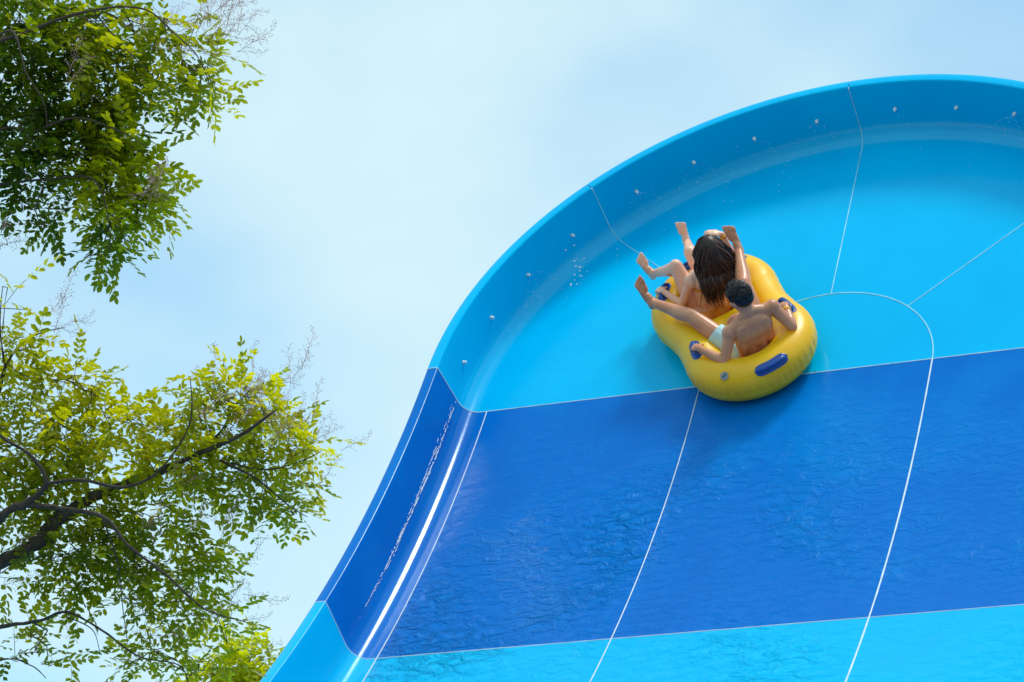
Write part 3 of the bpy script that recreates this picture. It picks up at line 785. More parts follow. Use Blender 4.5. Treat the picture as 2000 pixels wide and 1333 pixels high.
# back strap of the top
V, F = [], []
cc = fwm['hip'] + fwm['up'] * fwm['tl'] * 0.62 - fwm['base']
for i in range(48):
    a = 2 * math.pi * i / 48
    for h in (-0.012, 0.012):
        V.append(cc + fwm['rt'] * math.cos(a) * 0.139 + fwm['fw'] * math.sin(a) * 0.112 + fwm['up'] * h)
for i in range(48): j = (i + 1) % 48; F.append((i * 2, j * 2, j * 2 + 1, i * 2 + 1))
link('bikini_strap', mesh_np('bikini_strap', V, F), bpy.data.materials['swimsuit_orange'], wom)
def long_hair(f):
    r2 = random.Random(11); V, F = [], []
    c = f['hc'] + f['hu'] * 0.022 - f['hf'] * 0.012 - f['base']
    cap = Blob(); cap.ell(c + f['hu'] * 0.008 - f['hf'] * 0.012, f['hr'] * 0.080, f['hf'] * 0.096, f['hu'] * 0.097)
    V += cap.V; F += cap.F
    up, rt, fw = f['up'], f['rt'], f['fw']
    down = (-up * 0.97 + rt * 0.17).normalized()
    # an under-layer of hair that hangs down the back
    def strand(p, d, ln, wd, seed, fan):
        nonlocal V, F
        n = 12; b0 = len(V); q = p.copy(); dd = d.copy()
        ph = r2.uniform(0, 6.28); amp = r2.uniform(0.15, 0.75); dep = r2.uniform(0.0, 0.035)
        for i in range(n + 1):
            t = i / n
            w = wd * (1 - t ** 3) * (0.6 + 0.4 * min(1, t * 4)) + 0.0008
            tangent = dd
            s = tangent.cross(-fw + rt * r2.gauss(0, 0.1)); s = s.normalized() if s.length > 1e-4 else rt
            nn = s.cross(tangent).normalized()
            V += [q - s * w, q + nn * w * 0.55, q + s * w, q - nn * w * 0.55]
            if i < n:
                pull = 0.55 if i < 3 else 0.35
                tgt = (down + rt * (fan * (0.55 if i > 2 else 0.9)) + rt * amp * math.sin(ph + t * 7) - fw * 0.10 * math.cos(ph + t * 5)).normalized()
                dd = (dd * (1 - pull) + tgt * pull).normalized()
                q = q + dd * (ln / n)
                # keep outside the skull and the back
                e = q - c; l2 = Vector((e.dot(f['hr']) / 0.088, e.dot(f['hf']) / 0.108, e.dot(f['hu']) / 0.106))
                if l2.length < 1: 
                    l2.normalize(); q = c + f['hr'] * l2.x * 0.088 + f['hf'] * l2.y * 0.108 + f['hu'] * l2.z * 0.106
                bk = (q + f['base'] - f['hip']).dot(fw); hgt = (q + f['base'] - f['hip']).dot(up); lat = (q + f['base'] - f['hip']).dot(rt)
                if hgt < f['tl'] * 1.22 and abs(lat) < 0.20:
                    k_ = min(1.0, max(0.0, (1.22 - hgt / f['tl']) / 0.45)); k_ = k_ * k_ * (3 - 2 * k_)
                    lim = -0.02 + (-0.098 - dep) * k_
                    if bk > lim and bk < 0.12: q = q - fw * (bk - lim)
        for i in range(n):
            for j in range(4): F.append((b0 + i * 4 + j, b0 + i * 4 + (j + 1) % 4, b0 + (i + 1) * 4 + (j + 1) % 4, b0 + (i + 1) * 4 + j))
    for i in range(640):
        a = r2.uniform(-1, 1); z = r2.uniform(-0.35, 1.0)
        # roots over the crown and the sides, parted in the middle
        th = a * math.pi * 0.80
        d = Vector((math.sin(th) * math.sqrt(max(0, 1 - z * z)), -math.cos(th) * math.sqrt(max(0, 1 - z * z)), z))
        p = c + f['hr'] * d.x * 0.082 + f['hf'] * d.y * 0.102 + f['hu'] * d.z * 0.100
        side = 1 if d.x + r2.gauss(0, 0.15) > 0 else -1
        d0 = (f['hr'] * side * 0.6 * abs(d.z) - f['hf'] * 0.8 * max(0.2, d.z) - f['hu'] * 0.4).normalized()
        ln = r2.uniform(0.22, 0.42) + 0.04 * max(0, d.z)
        strand(p, d0, ln, r2.uniform(0.0035, 0.0085), i, d.x * 0.24 + r2.gauss(0, 0.13))
    for i in range(110):    # loose wet tips
        a = r2.uniform(-1, 1)
        p = c + f['hr'] * a * 0.08 - f['hf'] * 0.09 - f['hu'] * r2.uniform(0.0, 0.08)
        strand(p, (-f['hu'] - f['hf'] * 0.3).normalized(), r2.uniform(0.32, 0.46), r2.uniform(0.0018, 0.004), i, a * 0.28 + r2.gauss(0, 0.16))
    return mesh_np('hair', V, F)
link('hair', long_hair(fwm), M_BROWNHAIR, wom)
fr_w = (Vector(JW['wrr']) - Vector(JW['elr'])).normalized()
cuff('wristband', Vector(JW['wrr']) - fr_w * 0.02, fr_w, 0.027, 0.02, wom, fwm['base'], M_BAND)

# ------------------------------------------------------------------ water on the slide
def water_mat():
    N = Nodes('spray_water'); b = N.b
    b.inputs['Base Color'].default_value = (0.92, 0.97, 1.0, 1); b.inputs['Roughness'].default_value = 0.12
    b.inputs['Transmission Weight'].default_value = 0.2; b.inputs['IOR'].default_value = 1.33
    t = N.n('TexCoord'); z = N.n('TexNoise', Scale=40.0); N.l(t.outputs['Object'], z.inputs['Vector'])
    bp = N.n('Bump', Strength=0.3, Distance=0.004); N.l(z.outputs['Fac'], bp.inputs['Height']); N.l(bp.outputs[0], b.inputs['Normal'])
    return N.m
M_WATER = water_mat()
OCT = [(1, 0, 0), (-1, 0, 0), (0, 1, 0), (0, -1, 0), (0, 0, 1), (0, 0, -1)]
OCF = [(0, 2, 4), (2, 1, 4), (1, 3, 4), (3, 0, 4), (2, 0, 5), (1, 2, 5), (3, 1, 5), (0, 3, 5)]
def drops(pts):
    V, F = [], []
    for p, r in pts:
        b0 = len(V)
        for q in OCT: V.append(p + Vector(q) * (r * rng.uniform(0.75, 1.3)))
        F += [tuple(i + b0 for i in f) for f in OCF]
    return V, F
pts = []
gv = Vector((0, 0, -9.8))
def jet(base, d, v0, n, r0, tmax, spread=0.0):
    out = []
    for i in range(n):
        t = tmax * (i + rng.random()) / n
        p = base + d * (v0 * t) + gv * (0.5 * t * t) + Vector((rng.gauss(0, 1), rng.gauss(0, 1), rng.gauss(0, 1))) * (spread * (0.3 + t))
        if (p - ORG).dot(N0) > 0.004: out.append((p, r0 * rng.uniform(0.5, 1.2)))
    return out
for i, (b0, inn, o) in enumerate(NOZ):
    tang = inn.cross(N0).normalized(); wet = rng.choice((0.0, 0.0, 0.25, 0.45))
    if wet == 0.0: continue
    for sgn in (-1, 0, 1):
        d = (inn * 0.6 + tang * sgn * 0.95 + N0 * 0.15).normalized()
        pts += jet(b0 + inn * 0.04, d, 1.25 if sgn else 0.7, int((44 if sgn else 16) * wet), 0.0030, 0.30 if sgn else 0.22, 0.016)
# thicker splashes that break off the jets
def splash(px, py, h, n, ax, ay, r0):
    for _ in range(n):
        a, b = rng.gauss(0, 1), rng.gauss(0, 1)
        c = unproj_wall(px, py) + N0 * max(0.02, h + rng.gauss(0, 0.05)) + Vector((1, 0, 0)) * (ax[0] * a + ay[0] * b) + T0 * (ax[1] * a + ay[1] * b)
        pts.append((c, r0 * rng.uniform(0.4, 1.5)))
splash(1152, 480, 0.18, 60, (0.02, 0.085), (0.02, 0.0), 0.0075); splash(1143, 545, 0.10, 26, (0.02, 0.10), (0.015, 0.0), 0.006)
splash(1415, 320, 0.20, 46, (0.10, -0.04), (0.01, 0.02), 0.0068); splash(1288, 372, 0.20, 34, (0.05, -0.03), (0.01, 0.02), 0.005)
splash(1058, 525, 0.18, 22, (0.03, 0.01), (0.01, 0.03), 0.004); splash(1050, 600, 0.05, 16, (0.03, 0.06), (0.02, 0.0), 0.004)
splash(1012, 640, 0.03, 8, (0.02, 0.04), (0.02, 0.0), 0.004)
V, F = drops(pts)
tag(link('water_spray', mesh_np('water_spray', V, F), M_WATER), 'fine white jets and droplets sprayed from the rim nozzles', 'water spray', kind='stuff')
# rivulet running down the raised edge, just above its inner bend
V, F = [], []
def rivulet(s0, s1, lat, wob, w, seed):
    r2 = random.Random(seed); n = int(abs(s1 - s0) / 0.012); prev = None; x = lat
    for i in range(n):
        s = s0 + (s1 - s0) * i / n; x += r2.gauss(0, wob); x += (lat - x) * 0.08
        ww = w * max(0.0, r2.gauss(0.62, 0.40)) * (0.35 + 0.65 * math.sin(math.pi * min(1, i / n * 1.05)))
        if ww < 0.0008: prev = None; continue
        e = (math.cos(BETA) * x, math.sin(BETA) * x); p, t, n_ = wall(s)
        inn = Vector((math.sin(BETA), 0, 0)) + n_ * math.cos(BETA); upv = -Vector((math.cos(BETA), 0, 0)) + n_ * math.sin(BETA)
        c = ORG + Vector((-(RF + e[0]), p[0], p[1])) + n_ * e[1]
        b0 = len(V); V.extend([c - upv * ww + inn * 0.0008, c + inn * (0.002 + ww * 0.5), c + upv * ww + inn * 0.0008])
        if prev is not None: F.extend([(prev, prev + 1, b0 + 1, b0), (prev + 1, prev + 2, b0 + 2, b0 + 1)])
        prev = b0
rivulet(-0.02, -2.5, 0.158, 0.0015, 0.0075, 1); rivulet(-0.05, -1.9, 0.178, 0.003, 0.004, 2); rivulet(-0.10, -1.3, 0.195, 0.004, 0.003, 3); rivulet(-0.3, -2.7, 0.150, 0.002, 0.003, 4)
tag(link('water_rivulet', mesh_np('water_rivulet', V, F), M_WATER), 'thin white rivulet running down the left raised edge of the dark blue row', 'water', kind='stuff')

# ------------------------------------------------------------------ trees
def leaf_mat(name, dark, mid, bright):
    N = Nodes(name); b = N.b; t = N.t
    at_ = N.n('Attribute'); at_.attribute_name = 'tint'
    oi = N.n('ObjectInfo')
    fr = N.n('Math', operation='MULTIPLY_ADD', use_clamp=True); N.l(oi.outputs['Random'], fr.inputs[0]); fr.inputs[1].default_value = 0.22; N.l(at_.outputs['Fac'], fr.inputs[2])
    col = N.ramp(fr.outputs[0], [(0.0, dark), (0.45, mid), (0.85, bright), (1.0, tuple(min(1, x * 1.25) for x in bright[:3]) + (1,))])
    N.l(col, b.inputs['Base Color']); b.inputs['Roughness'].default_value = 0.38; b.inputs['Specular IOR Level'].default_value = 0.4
    tr = N.n('BsdfTranslucent'); hs = N.n('HueSaturation', Hue=0.482, Saturation=1.15, Value=1.75); N.l(col, hs.inputs['Color']); N.l(hs.outputs[0], tr.inputs['Color'])
    mx_ = N.n('MixShader'); mx_.inputs[0].default_value = 0.58
    N.l(b.outputs[0], mx_.inputs[1]); N.l(tr.outputs[0], mx_.inputs[2]); N.l(mx_.outputs[0], N.out.inputs['Surface'])
    return N.m
def bark_mat(name, lo, hi):
    N = Nodes(name); t = N.n('TexCoord'); m_ = N.n('Mapping'); m_.inputs['Scale'].default_value = (9, 9, 4); N.l(t.outputs['Object'], m_.inputs['Vector'])
    z = N.n('TexNoise', Scale=2.5, Detail=6.0, Roughness=0.7); N.l(m_.outputs[0], z.inputs['Vector'])
    N.l(N.ramp(z.outputs['Fac'], [(0.3, lo), (0.7, hi)]), N.b.inputs['Base Color']); N.b.inputs['Roughness'].default_value = 0.85
    bp = N.n('Bump', Strength=0.6, Distance=0.02); N.l(z.outputs['Fac'], bp.inputs['Height']); N.l(bp.outputs[0], N.b.inputs['Normal'])
    return N.m
M_BARK = bark_mat('bark_brown', (0.022, 0.016, 0.011, 1), (0.085, 0.064, 0.045, 1))
M_TWIG = bark_mat('twig_brown', (0.05, 0.035, 0.022, 1), (0.14, 0.105, 0.07, 1))
M_FLOW = simple('panicle_mauve', (0.40, 0.235, 0.215), 0.8, 0.2, 0.45, 60)
def tube_np(pts, radii, seg):
    """tapering tube along points"""
    pts = [Vector(p) for p in pts]; V, F = [], []; m_ = len(pts); x = None
    for i in range(m_):
        d = (pts[min(i + 1, m_ - 1)] - pts[max(i - 1, 0)]).normalized()
        if x is None: x = d.orthogonal().normalized()
        x = (x - d * x.dot(d)).normalized(); y = d.cross(x)
        for j in range(seg):
            a = 2 * math.pi * j / seg; V.append(pts[i] + (x * math.cos(a) + y * math.sin(a)) * radii[i])
    for i in range(m_ - 1):
        for j in range(seg): F.append((i * seg + j, i * seg + (j + 1) % seg, (i + 1) * seg + (j + 1) % seg, (i + 1) * seg + j))
    F.append(tuple(range((m_ - 1) * seg, m_ * seg)))
    return V, F
def smooth_path(pts, n):
    """Catmull-Rom through points that carry (x, y, z, radius)"""
    P = [pts[0]] + list(pts) + [pts[-1]]; out = []
    for i in range(1, len(P) - 2):
        for k in range(n):
            t = k / n; a, b, c, d = (np.array(P[i + q]) for q in (-1, 0, 1, 2))
            out.append(0.5 * (2 * b + (c - a) * t + (2 * a - 5 * b + 4 * c - d) * t * t + (3 * b - a - 3 * c + d) * t ** 3))
    out.append(np.array(P[-2])); return out
def leaf_template(nl, seed, ln=0.205, lw=0.0255, ll=0.053):
    """pinnate leaf: rachis along +x, pairs of folded oval leaflets and one at the end"""
    r2 = random.Random(seed); V, F = [], []
    def leaflet(p, d, l, w):
        d = d.normalized(); sd = Vector((0, 0, 1)).cross(d).normalized(); nn = d.cross(sd); b0 = len(V)
        sag = r2.uniform(-0.10, 0.22); cup = r2.uniform(0.10, 0.28)
        for t, q in ((0.0, 0.0), (0.22, 0.80), (0.72, 0.98), (1.0, 0.0)):
            c = p + d * (l * t) - nn * (l * sag * t * t)
            if q == 0: V.append(c)
            else: V.extend([c + sd * w * q * 0.5 + nn * w * cup, c, c - sd * w * q * 0.5 + nn * w * cup])
        F.extend([(b0, b0 + 2, b0 + 1), (b0, b0 + 3, b0 + 2), (b0 + 1, b0 + 2, b0 + 5, b0 + 4), (b0 + 2, b0 + 3, b0 + 6, b0 + 5), (b0 + 4, b0 + 5, b0 + 7), (b0 + 5, b0 + 6, b0 + 7)])
    bend = r2.uniform(0.12, 0.45)
    def rach(t): return Vector((ln * t, 0, -ln * bend * t * t))
    w0 = 0.0016
    for t0, t1 in ((0, 0.5), (0.5, 1.0)):
        a, b = rach(t0), rach(t1); b0 = len(V)
        V.extend([a + Vector((0, w0, 0)), a - Vector((0, w0, 0)), b - Vector((0, w0 * 0.6, 0)), b + Vector((0, w0 * 0.6, 0))]); F.append((b0, b0 + 1, b0 + 2, b0 + 3))
    for i in range(nl):
        t = 0.22 + 0.74 * i / max(1, nl - 1)
        for sg in (-1, 1):
            if r2.random() < 0.05: continue
            an = R(r2.uniform(52, 74)) * (1 - 0.25 * t)
            leaflet(rach(min(1, t + r2.uniform(-0.02, 0.02) + 0.02 * sg)), Vector((math.cos(an), sg * math.sin(an), r2.uniform(-0.35, 0.12))), ll * r2.uniform(0.85, 1.1) * (0.8 + 0.35 * math.sin(math.pi * t)), lw * r2.uniform(0.9, 1.1))
    leaflet(rach(1.0), Vector((1, 0, -bend)), ll * 1.05, lw * 1.05)
    return np.array([tuple(v) for v in V]), F
LEAVES = [leaf_template(n, i) for i, n in enumerate((4, 5, 5, 6, 4, 5))]
def panicle_template(seed, ln=0.26):
    r2 = random.Random(seed); V, F = [], []
    def stick(a, b, w):
        d = (b - a).normalized(); s1 = d.orthogonal().normalized() * w; s2 = d.cross(s1); b0 = len(V)
        V.extend([a + s1, a - s1 * 0.5 + s2 * 0.87, a - s1 * 0.5 - s2 * 0.87, b]); F.extend([(b0, b0 + 1, b0 + 3), (b0 + 1, b0 + 2, b0 + 3), (b0 + 2, b0, b0 + 3)])
    def bud(p, r):
        b0 = len(V)
        for q in OCT: V.append(p + Vector(q) * r * r2.uniform(0.7, 1.3))
        F.extend([tuple(i + b0 for i in f) for f in OCF])
    stick(Vector((0, 0, 0)), Vector((ln, 0, 0.02)), 0.0022)
    for i in range(11):
        t = 0.15 + 0.83 * i / 10; p = Vector((ln * t, 0, 0.02 * t)); a = r2.uniform(0, 6.28)
        d = Vector((0.7, 0.7 * math.cos(a), 0.7 * math.sin(a))).normalized(); l = (1 - t * 0.7) * 0.10 * r2.uniform(0.7, 1.2)
        q = p + d * l; stick(p, q, 0.0013)
        for k in range(3):
            u = 0.35 + 0.3 * k; e = p + d * l * u; b = r2.uniform(0, 6.28)
            e2 = e + (d * 0.6 + Vector((0, math.cos(b), math.sin(b)))).normalized() * 0.022; stick(e, e2, 0.0009); bud(e2, 0.0032)
        bud(q, 0.0034)
    return np.array([tuple(v) for v in V]), F
PAN = []
for i in range(3):
    v_, f_ = panicle_template(40 + i); me = mesh_np('flower_panicle', v_, f_); me.materials.append(M_FLOW); PAN.append(me)
CLOSEST = 300
def build_tree(label, base, limbs, blobs, panicles, lmat, depth, seed, leaf_scale=1.0, name='tree', dens=0.50, thin=0.66):
    """limbs: list of (survey points (px, py, d, radius)); the first is the trunk with its own points.
    blobs: (px, py, rx, ry, n twigs, tint) clusters of leafy twigs"""
    r2 = random.Random(seed); n2 = np.random.default_rng(seed)
    base = Vector(base)
    T = empty(name, base); tag(T, label, 'tree')
    skel = []
    for i, lb in enumerate(limbs):
        pts = []
        for q in lb:
            p = Vector(q[:3]) if len(q) == 5 else at(q[0], q[1], q[2] - (0.05 if i else 0.0))
            pts.append((p.x, p.y, p.z, q[3] * (thin if i else 1.0)))
        sp = smooth_path(pts, 7)
        j = 0.35
        V, F = tube_np([(q[0] - base.x + n2.normal() * q[3] * j * 0.3, q[1] - base.y + n2.normal() * q[3] * j * 0.3, q[2] - base.z + n2.normal() * q[3] * j * 0.3) for q in sp], [max(0.002, q[3] * (1 + 0.10 * n2.normal())) for q in sp], 10 if i == 0 else 8)
        link('trunk' if i == 0 else 'branch', mesh_np('branch', V, F), M_BARK, T)
        skel += [(q[:3], q[3]) for q in sp if i > 0]
    SK = np.array([q[0] for q in skel]); SR = np.array([q[1] for q in skel])
    twV, twF = [], []
    grown = []
    inst = []      # (matrix, template, tint)
    def add_twig(pts, r0):
        V, F = tube_np(pts, [r0 * (1 - 0.75 * i / (len(pts) - 1)) for i in range(len(pts))], 4)
        b0 = len(twV); twV.extend([v - base for v in V]); twF.extend([tuple(x + b0 for x in f) for f in F])
    for (px, py, rx, ry, n, tint) in blobs:
        c = at(px, py, depth); ppm = FPX / depth
        for _ in range(max(1, int(n * dens))):
            while True:
                a, b, d = r2.uniform(-1, 1), r2.uniform(-1, 1), r2.uniform(-1, 1)
                if a * a + b * b + d * d < 1: break
            rz = 0.6 * (rx + ry) / 2 / ppm + 0.12
            p = c + cR * (a * rx / ppm) + cU * (b * ry / ppm) + cF * (d * rz + 0.12)
            out = (cR * a + cU * (b + 0.15) + cF * d * 0.7 + Vector((r2.gauss(0, 0.45), r2.gauss(0, 0.45), r2.gauss(0.1, 0.4)))).normalized()
            AT_ = np.vstack([SK] + ([np.array(grown)] if grown else []))
            near = int(np.argmin(((AT_ - np.array(p)) ** 2).sum(1) + 0.05 * n2.random(len(AT_))))
            q0 = Vector(AT_[near]); mid = q0.lerp(p, 0.5) + Vector((r2.gauss(0, 1), r2.gauss(0, 1), r2.gauss(0.4, 1))) * 0.05 * (p - q0).length
            ln = r2.uniform(0.10, 0.26) * leaf_scale
            p = p - out * (ln * 0.5)
            tip = p + out * ln - Vector((0, 0, 0.05 * ln))
            if (p - q0).length < 0.9: add_twig([q0, mid, p, p.lerp(tip, 0.6) + Vector((0, 0, 0.01)), tip], min(0.010, 0.003 + 0.004 * (p - q0).length))
            else:
                add_twig([p - out * 0.15, p, tip], 0.003)
            grown.append(tuple(p)); grown.append(tuple(q0.lerp(p, 0.5)))
            nl = r2.randint(4, 6)
            for k in range(nl):
                t = (k + 0.5) / nl; q = p.lerp(tip, t)
                ang = k * 2.4 + r2.uniform(-0.5, 0.5)
                x = out.orthogonal().normalized(); y = out.cross(x)
                spread = 0.25 if k == nl - 1 else 0.95
                d = (out * (1 - 0.45 * spread) + (x * math.cos(ang) + y * math.sin(ang)) * spread + Vector((0, 0, -0.12))).normalized()
                zz = (Vector((0, 0, 1)) + Vector((r2.gauss(0, 0.38), r2.gauss(0, 0.38), 0)) + cR * 0.15); zz = (zz - d * zz.dot(d))
                zz = zz.normalized() if zz.length > 0.05 else x
                yy = zz.cross(d); sc = r2.uniform(0.72, 1.15) * leaf_scale
                M = np.array([[d.x * sc, yy.x * sc, zz.x * sc, q.x - base.x], [d.y * sc, yy.y * sc, zz.y * sc, q.y - base.y], [d.z * sc, yy.z * sc, zz.z * sc, q.z - base.z], [0, 0, 0, 1]])
                inst.append((M, r2.randrange(len(LEAVES)), min(0.999, max(0.0, tint + r2.gauss(0, 0.13)))))
    link('twigs', mesh_np('twigs', twV, twF), M_TWIG, T)['kind'] = 'stuff'
    # nearest leaves in view as leaves of their own, the others as one crown
    def seen(M):
        p = Vector(M[:3, 3]) + base - CAM; d = p.dot(cF); x = 1000 + FPX * p.dot(cR) / d; y = 666.5 - FPX * p.dot(cU) / d
        return d + (0 if 0 < x < 2000 and 0 < y < 1333 else 100)
    order = sorted(range(len(inst)), key=lambda i: seen(inst[i][0]))
    own = order[:CLOSEST]
    meshes = {}
    for i in own:
        M, t, tint = inst[i]; key = (t, int(tint * 5))
        if key not in meshes:
            V, F = LEAVES[t]; me = mesh_np('leaf', V, F, False); me.materials.append(lmat)
            at_ = me.attributes.new('tint', 'FLOAT', 'POINT'); at_.data.foreach_set('value', [key[1] / 5 + 0.1] * len(V)); meshes[key] = me
        o = link('leaf', meshes[key], None, T); o.matrix_basis = Matrix(M.tolist())
    AV, AF, AT = [], [], []; n0 = 0
    for i in order[CLOSEST:]:
        M, t, tint = inst[i]; V, F = LEAVES[t]
        AV.append(V @ M[:3, :3].T + M[:3, 3]); AF += [tuple(x + n0 for x in f) for f in F]; AT += [tint] * len(V); n0 += len(V)
    if AV:
        me = mesh_np('crown', np.vstack(AV).tolist(), AF, False); me.materials.append(lmat)
        at_ = me.attributes.new('tint', 'FLOAT', 'POINT'); at_.data.foreach_set('value', AT)
        link('crown', me, None, T)['kind'] = 'stuff'
    for (px, py, ax, ay, n) in panicles:
        for _ in range(max(1, int(n * 0.7))):
            p = at(px + r2.gauss(0, 1) * ax, py + r2.gauss(0, 1) * ay, depth + r2.uniform(-0.5, 0.5))
            d = (cR * r2.gauss(0.55, 0.5) + cU * r2.gauss(0.55, 0.45) + cF * r2.gauss(0, 0.4)).normalized()
            z = link('flower_panicle', PAN[r2.randrange(3)], None, T)
            z.matrix_basis = Matrix.Translation(p - base) @ d.to_track_quat('X', 'Z').to_matrix().to_4x4() @ Matrix.Scale(r2.uniform(0.5, 0.95), 4)
    return len(inst)
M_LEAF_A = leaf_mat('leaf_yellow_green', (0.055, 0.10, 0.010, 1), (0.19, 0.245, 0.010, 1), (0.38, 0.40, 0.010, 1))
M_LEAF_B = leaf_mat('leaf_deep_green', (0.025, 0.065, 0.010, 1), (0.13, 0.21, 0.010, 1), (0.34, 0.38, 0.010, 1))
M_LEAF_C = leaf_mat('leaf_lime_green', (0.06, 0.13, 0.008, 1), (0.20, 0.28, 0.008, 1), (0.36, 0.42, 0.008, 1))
def ground_under(px, py, d):
    p = at(px, py, d); return Vector((p.x, p.y, 0))
# lower tree: limbs come in from the left
DA = 15.5
bA = ground_under(-330, 1300, DA + 0.3)
def pt(p, r): return (p.x, p.y, p.z, r, 0)
limbsA = [
    [pt(bA, 0.26), pt(bA + Vector((0.05, 0.1, 1.4)), 0.19), pt(bA + Vector((0.12, 0.05, 3.0)), 0.16), (-260, 1230, DA + 0.2, 0.13), (-150, 1160, DA + 0.1, 0.10)],
    [(-150, 1160, DA + 0.1, 0.10), (0, 1098, DA, 0.066), (70, 1062, DA, 0.060), (120, 1010, DA, 0.056), (190, 968, DA + 0.1, 0.050), (290, 930, DA + 0.1, 0.032), (380, 890, DA, 0.024), (470, 850, DA - 0.1, 0.016), (540, 800, DA - 0.2, 0.007)],
    [(-190, 1200, DA + 0.1, 0.07), (0, 1012, DA - 0.2, 0.038), (50, 985, DA - 0.25, 0.034), (90, 945, DA - 0.3, 0.020), (60, 890, DA - 0.3, 0.016), (0, 850, DA - 0.3, 0.012), (-40, 780, DA - 0.2, 0.010)],
    [(50, 985, DA - 0.25, 0.024), (130, 995, DA - 0.3, 0.019), (205, 1012, DA - 0.35, 0.017), (250, 1065, DA - 0.35, 0.014), (330, 1128, DA - 0.4, 0.010), (400, 1190, DA - 0.4, 0.007), (480, 1215, DA - 0.4, 0.004)],
    [(90, 945, DA - 0.3, 0.017), (160, 938, DA - 0.3, 0.014), (240, 952, DA - 0.2, 0.013), (310, 920, DA - 0.2, 0.009), (370, 830, DA - 0.2, 0.007), (372, 740, DA - 0.2, 0.004)],
    [(-190, 1260, DA, 0.05), (0, 1225, DA - 0.1, 0.018), (80, 1212, DA - 0.1, 0.015), (130, 1196, DA - 0.1, 0.011), (200, 1232, DA - 0.1, 0.009), (270, 1282, DA - 0.1, 0.006), (350, 1300, DA - 0.1, 0.005), (370, 1345, DA, 0.005)],
    [(-190, 1200, DA + 0.1, 0.08), (-300, 1090, DA + 0.2, 0.045), (-420, 1080, DA + 0.3, 0.015)],
    [(130, 1205, DA - 0.1, 0.006), (180, 1230, DA - 0.1, 0.004), (195, 1275, DA, 0.002)],
    [(430, 900, DA, 0.014), (500, 935, DA - 0.1, 0.009), (560, 985, DA - 0.1, 0.006), (600, 1010, DA - 0.1, 0.003)],
    [(380, 890, DA, 0.015), (430, 845, DA + 0.1, 0.010), (455, 800, DA + 0.1, 0.007), (490, 760, DA + 0.1, 0.004)],
    [(450, 905, DA, 0.010), (520, 918, DA, 0.007), (590, 900, DA, 0.004), (630, 880, DA, 0.003)],
    [(-150, 1100, DA + 0.3, 0.05), (-40, 900, DA + 0.3, 0.030), (10, 720, DA + 0.2, 0.014), (60, 660, DA + 0.2, 0.007), (125, 640, DA + 0.1, 0.003)],
    [(10, 720, DA + 0.2, 0.010), (0, 640, DA + 0.2, 0.007), (5, 560, DA + 0.2, 0.003)],
    [(200, 1010, DA - 0.3, 0.008), (230, 1100, DA - 0.2, 0.006), (240, 1190, DA - 0.2, 0.004), (250, 1260, DA - 0.2, 0.003)],
    [(-120, 1350, DA, 0.03), (0, 1290, DA - 0.3, 0.008), (60, 1300, DA - 0.3, 0.005), (90, 1325, DA - 0.3, 0.003)]]
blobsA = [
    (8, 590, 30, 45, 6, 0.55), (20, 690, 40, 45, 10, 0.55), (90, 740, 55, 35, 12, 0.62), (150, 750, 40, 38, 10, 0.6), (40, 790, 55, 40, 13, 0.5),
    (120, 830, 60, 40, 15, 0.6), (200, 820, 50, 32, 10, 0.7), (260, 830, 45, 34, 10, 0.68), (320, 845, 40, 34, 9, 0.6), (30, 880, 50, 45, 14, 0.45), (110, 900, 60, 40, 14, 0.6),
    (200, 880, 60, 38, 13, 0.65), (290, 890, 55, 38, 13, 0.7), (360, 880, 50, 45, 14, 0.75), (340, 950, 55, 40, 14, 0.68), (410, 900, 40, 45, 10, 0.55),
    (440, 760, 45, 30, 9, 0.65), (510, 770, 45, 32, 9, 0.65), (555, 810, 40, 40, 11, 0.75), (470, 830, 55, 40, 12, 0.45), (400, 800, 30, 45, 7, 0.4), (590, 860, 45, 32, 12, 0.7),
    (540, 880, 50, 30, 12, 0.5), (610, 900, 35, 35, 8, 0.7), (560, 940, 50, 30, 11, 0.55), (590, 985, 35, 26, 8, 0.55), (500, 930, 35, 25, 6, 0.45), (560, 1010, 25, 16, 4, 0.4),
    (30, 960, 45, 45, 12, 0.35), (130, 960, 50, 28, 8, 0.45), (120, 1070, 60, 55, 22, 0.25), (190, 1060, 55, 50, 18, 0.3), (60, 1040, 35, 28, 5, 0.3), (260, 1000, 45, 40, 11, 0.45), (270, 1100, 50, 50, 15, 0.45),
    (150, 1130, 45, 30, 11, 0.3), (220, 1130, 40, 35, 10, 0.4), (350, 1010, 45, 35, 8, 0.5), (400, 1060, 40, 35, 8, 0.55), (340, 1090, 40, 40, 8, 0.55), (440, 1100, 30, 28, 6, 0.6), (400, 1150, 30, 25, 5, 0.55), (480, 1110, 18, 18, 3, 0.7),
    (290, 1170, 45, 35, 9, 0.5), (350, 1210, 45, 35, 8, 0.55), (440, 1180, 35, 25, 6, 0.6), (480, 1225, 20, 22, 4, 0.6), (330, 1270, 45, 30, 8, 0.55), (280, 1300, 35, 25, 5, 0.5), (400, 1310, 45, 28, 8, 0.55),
    (60, 1255, 32, 22, 5, 0.4), (100, 1285, 25, 18, 3, 0.4), (20, 1285, 22, 30, 5, 0.35), (10, 1130, 20, 26, 2, 0.4), (-60, 900, 60, 160, 26, 0.4), (-60, 1080, 60, 80, 12, 0.3), (-200, 960, 110, 130, 34, 0.45), (-330, 1040, 130, 130, 34, 0.45), (-460, 1120, 120, 110, 26, 0.4), (-150, 780, 90, 90, 16, 0.55)]
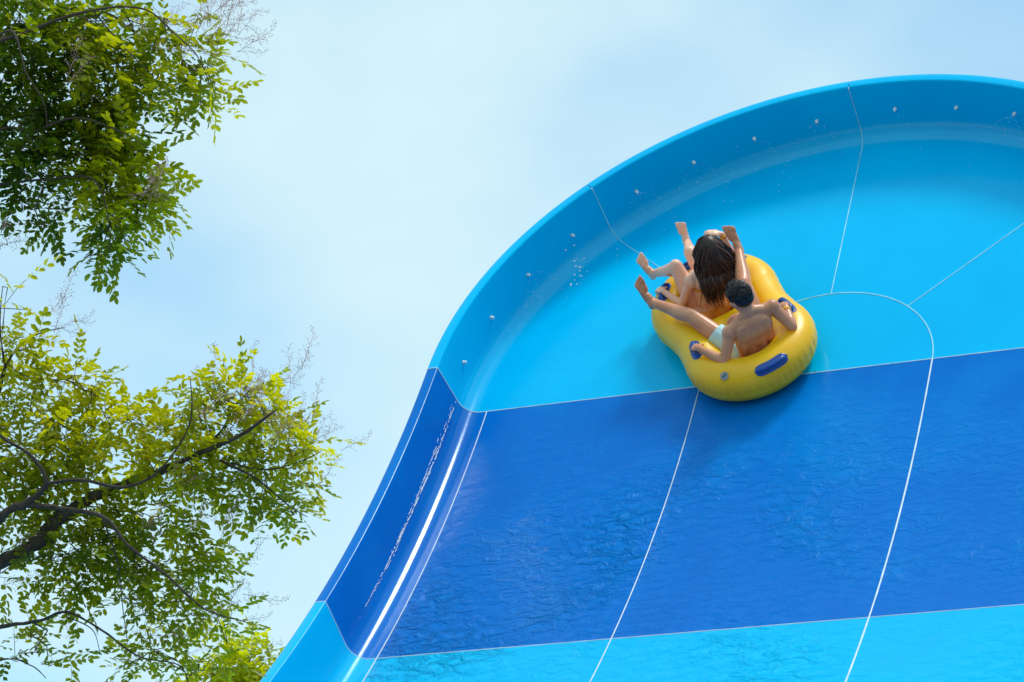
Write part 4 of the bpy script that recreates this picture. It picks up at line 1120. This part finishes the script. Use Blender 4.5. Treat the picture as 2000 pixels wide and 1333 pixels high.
panA = [(100, 620, 22, 22, 9), (60, 640, 22, 22, 5), (500, 800, 35, 25, 26), (560, 840, 30, 25, 12), (600, 870, 25, 20, 8), (430, 760, 30, 25, 8), (372, 770, 6, 28, 6), (600, 960, 25, 25, 7), (350, 990, 40, 45, 16), (300, 1040, 40, 30, 8),
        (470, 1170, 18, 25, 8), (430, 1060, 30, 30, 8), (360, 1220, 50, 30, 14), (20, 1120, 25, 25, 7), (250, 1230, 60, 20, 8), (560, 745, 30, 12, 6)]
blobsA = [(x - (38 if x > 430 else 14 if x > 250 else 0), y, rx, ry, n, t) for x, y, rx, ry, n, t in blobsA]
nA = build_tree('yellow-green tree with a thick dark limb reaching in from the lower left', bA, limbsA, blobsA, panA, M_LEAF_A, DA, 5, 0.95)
# upper tree: denser, nearer, hanging in from the top left
DB = 13.5
bB = ground_under(-420, 300, DB + 0.2)
limbsB = [
    [pt(bB, 0.28), pt(bB + Vector((-0.05, 0.1, 2.0)), 0.20), pt(bB + Vector((0.05, 0.0, 4.2)), 0.16), (-330, 420, DB + 0.1, 0.12), (-200, 320, DB, 0.09)],
    [(-200, 320, DB, 0.09), (0, 252, DB, 0.018), (60, 258, DB, 0.012), (150, 230, DB - 0.1, 0.009), (240, 260, DB - 0.1, 0.006), (290, 290, DB - 0.1, 0.003)],
    [(-200, 320, DB, 0.07), (-60, 120, DB - 0.1, 0.03), (60, 60, DB - 0.1, 0.018), (180, 20, DB - 0.1, 0.012), (280, 18, DB - 0.1, 0.010), (340, 65, DB - 0.1, 0.008), (385, 110, DB - 0.1, 0.006), (410, 165, DB - 0.1, 0.004)],
    [(-60, 120, DB - 0.1, 0.02), (20, 60, DB - 0.4, 0.010), (50, 140, DB - 0.5, 0.007), (85, 200, DB - 0.5, 0.005), (92, 250, DB - 0.5, 0.003)],
    [(-200, 320, DB, 0.06), (-40, 360, DB, 0.018), (90, 350, DB, 0.011), (180, 350, DB - 0.1, 0.008), (210, 420, DB - 0.1, 0.005), (215, 490, DB - 0.1, 0.002)],
    [(-200, 320, DB, 0.09), (-330, 230, DB + 0.1, 0.05), (-470, 230, DB + 0.2, 0.02)],
    [(180, 20, DB - 0.1, 0.008), (240, 90, DB - 0.1, 0.006), (300, 150, DB - 0.1, 0.003)],
    [(90, 350, DB, 0.007), (70, 410, DB, 0.005), (85, 450, DB, 0.002)]]
blobsB = [  # low tints put the shade of the inner left crown into leaf colour
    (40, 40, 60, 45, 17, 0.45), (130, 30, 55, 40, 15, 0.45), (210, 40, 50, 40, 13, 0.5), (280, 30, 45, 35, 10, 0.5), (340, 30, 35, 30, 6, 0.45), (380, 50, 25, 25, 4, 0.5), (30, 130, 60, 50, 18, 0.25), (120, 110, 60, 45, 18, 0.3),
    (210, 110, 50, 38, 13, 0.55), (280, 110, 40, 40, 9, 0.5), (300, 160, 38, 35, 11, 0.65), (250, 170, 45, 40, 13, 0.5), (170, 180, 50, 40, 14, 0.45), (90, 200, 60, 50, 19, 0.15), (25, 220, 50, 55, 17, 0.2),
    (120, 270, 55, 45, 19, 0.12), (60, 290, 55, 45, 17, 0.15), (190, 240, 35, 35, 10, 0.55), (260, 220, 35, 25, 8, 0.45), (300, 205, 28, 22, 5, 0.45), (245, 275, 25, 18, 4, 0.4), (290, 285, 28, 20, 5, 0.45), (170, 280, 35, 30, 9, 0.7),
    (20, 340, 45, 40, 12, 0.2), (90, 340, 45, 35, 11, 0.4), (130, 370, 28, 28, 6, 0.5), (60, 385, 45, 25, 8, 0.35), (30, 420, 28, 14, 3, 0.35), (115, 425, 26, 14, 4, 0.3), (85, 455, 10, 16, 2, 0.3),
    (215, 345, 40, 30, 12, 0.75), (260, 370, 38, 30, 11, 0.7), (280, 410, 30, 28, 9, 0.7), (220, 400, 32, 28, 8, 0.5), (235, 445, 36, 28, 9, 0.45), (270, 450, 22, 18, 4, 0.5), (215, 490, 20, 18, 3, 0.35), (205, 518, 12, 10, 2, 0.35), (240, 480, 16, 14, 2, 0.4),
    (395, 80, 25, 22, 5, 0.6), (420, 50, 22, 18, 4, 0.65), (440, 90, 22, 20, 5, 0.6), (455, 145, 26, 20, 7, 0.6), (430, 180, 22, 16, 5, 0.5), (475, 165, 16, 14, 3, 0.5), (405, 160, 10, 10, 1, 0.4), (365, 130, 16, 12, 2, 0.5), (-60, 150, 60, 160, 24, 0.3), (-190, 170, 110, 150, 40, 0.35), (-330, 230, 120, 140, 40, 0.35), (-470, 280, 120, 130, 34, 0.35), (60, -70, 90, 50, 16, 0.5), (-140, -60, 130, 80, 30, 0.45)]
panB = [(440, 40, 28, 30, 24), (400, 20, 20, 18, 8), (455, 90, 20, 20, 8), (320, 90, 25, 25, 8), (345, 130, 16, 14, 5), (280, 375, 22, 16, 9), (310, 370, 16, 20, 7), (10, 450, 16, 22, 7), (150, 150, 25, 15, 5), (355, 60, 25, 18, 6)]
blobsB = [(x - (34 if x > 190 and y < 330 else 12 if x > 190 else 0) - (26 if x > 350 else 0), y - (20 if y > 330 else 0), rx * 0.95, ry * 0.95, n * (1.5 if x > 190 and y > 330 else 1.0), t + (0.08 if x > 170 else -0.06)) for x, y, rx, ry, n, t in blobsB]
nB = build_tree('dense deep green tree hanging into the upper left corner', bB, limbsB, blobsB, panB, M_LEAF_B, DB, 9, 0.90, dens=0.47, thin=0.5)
# a tree farther off whose top shows behind the slide's lower left edge
DC = 25.0
bC = ground_under(430, 1400, DC)
limbsC = [
    [pt(bC, 0.22), pt(bC + Vector((0.05, 0, 1.6)), 0.16), pt(bC + Vector((0.0, 0.05, 3.2)), 0.11), (430, 1480, DC, 0.08), (440, 1420, DC, 0.05)],
    [(440, 1420, DC, 0.05), (460, 1360, DC, 0.025), (480, 1310, DC, 0.012), (490, 1285, DC, 0.005)],
    [(440, 1420, DC, 0.04), (500, 1380, DC, 0.018), (540, 1340, DC, 0.006)], [(440, 1420, DC, 0.04), (390, 1390, DC, 0.018), (360, 1350, DC, 0.006)]]
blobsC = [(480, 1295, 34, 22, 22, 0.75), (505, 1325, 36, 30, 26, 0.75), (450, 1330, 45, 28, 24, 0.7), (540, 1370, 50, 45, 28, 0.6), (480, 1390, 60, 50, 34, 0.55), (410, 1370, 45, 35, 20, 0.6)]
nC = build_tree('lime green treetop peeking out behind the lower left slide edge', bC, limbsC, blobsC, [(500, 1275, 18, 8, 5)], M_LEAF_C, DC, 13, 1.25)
print('leaves', nA, nB, nC)
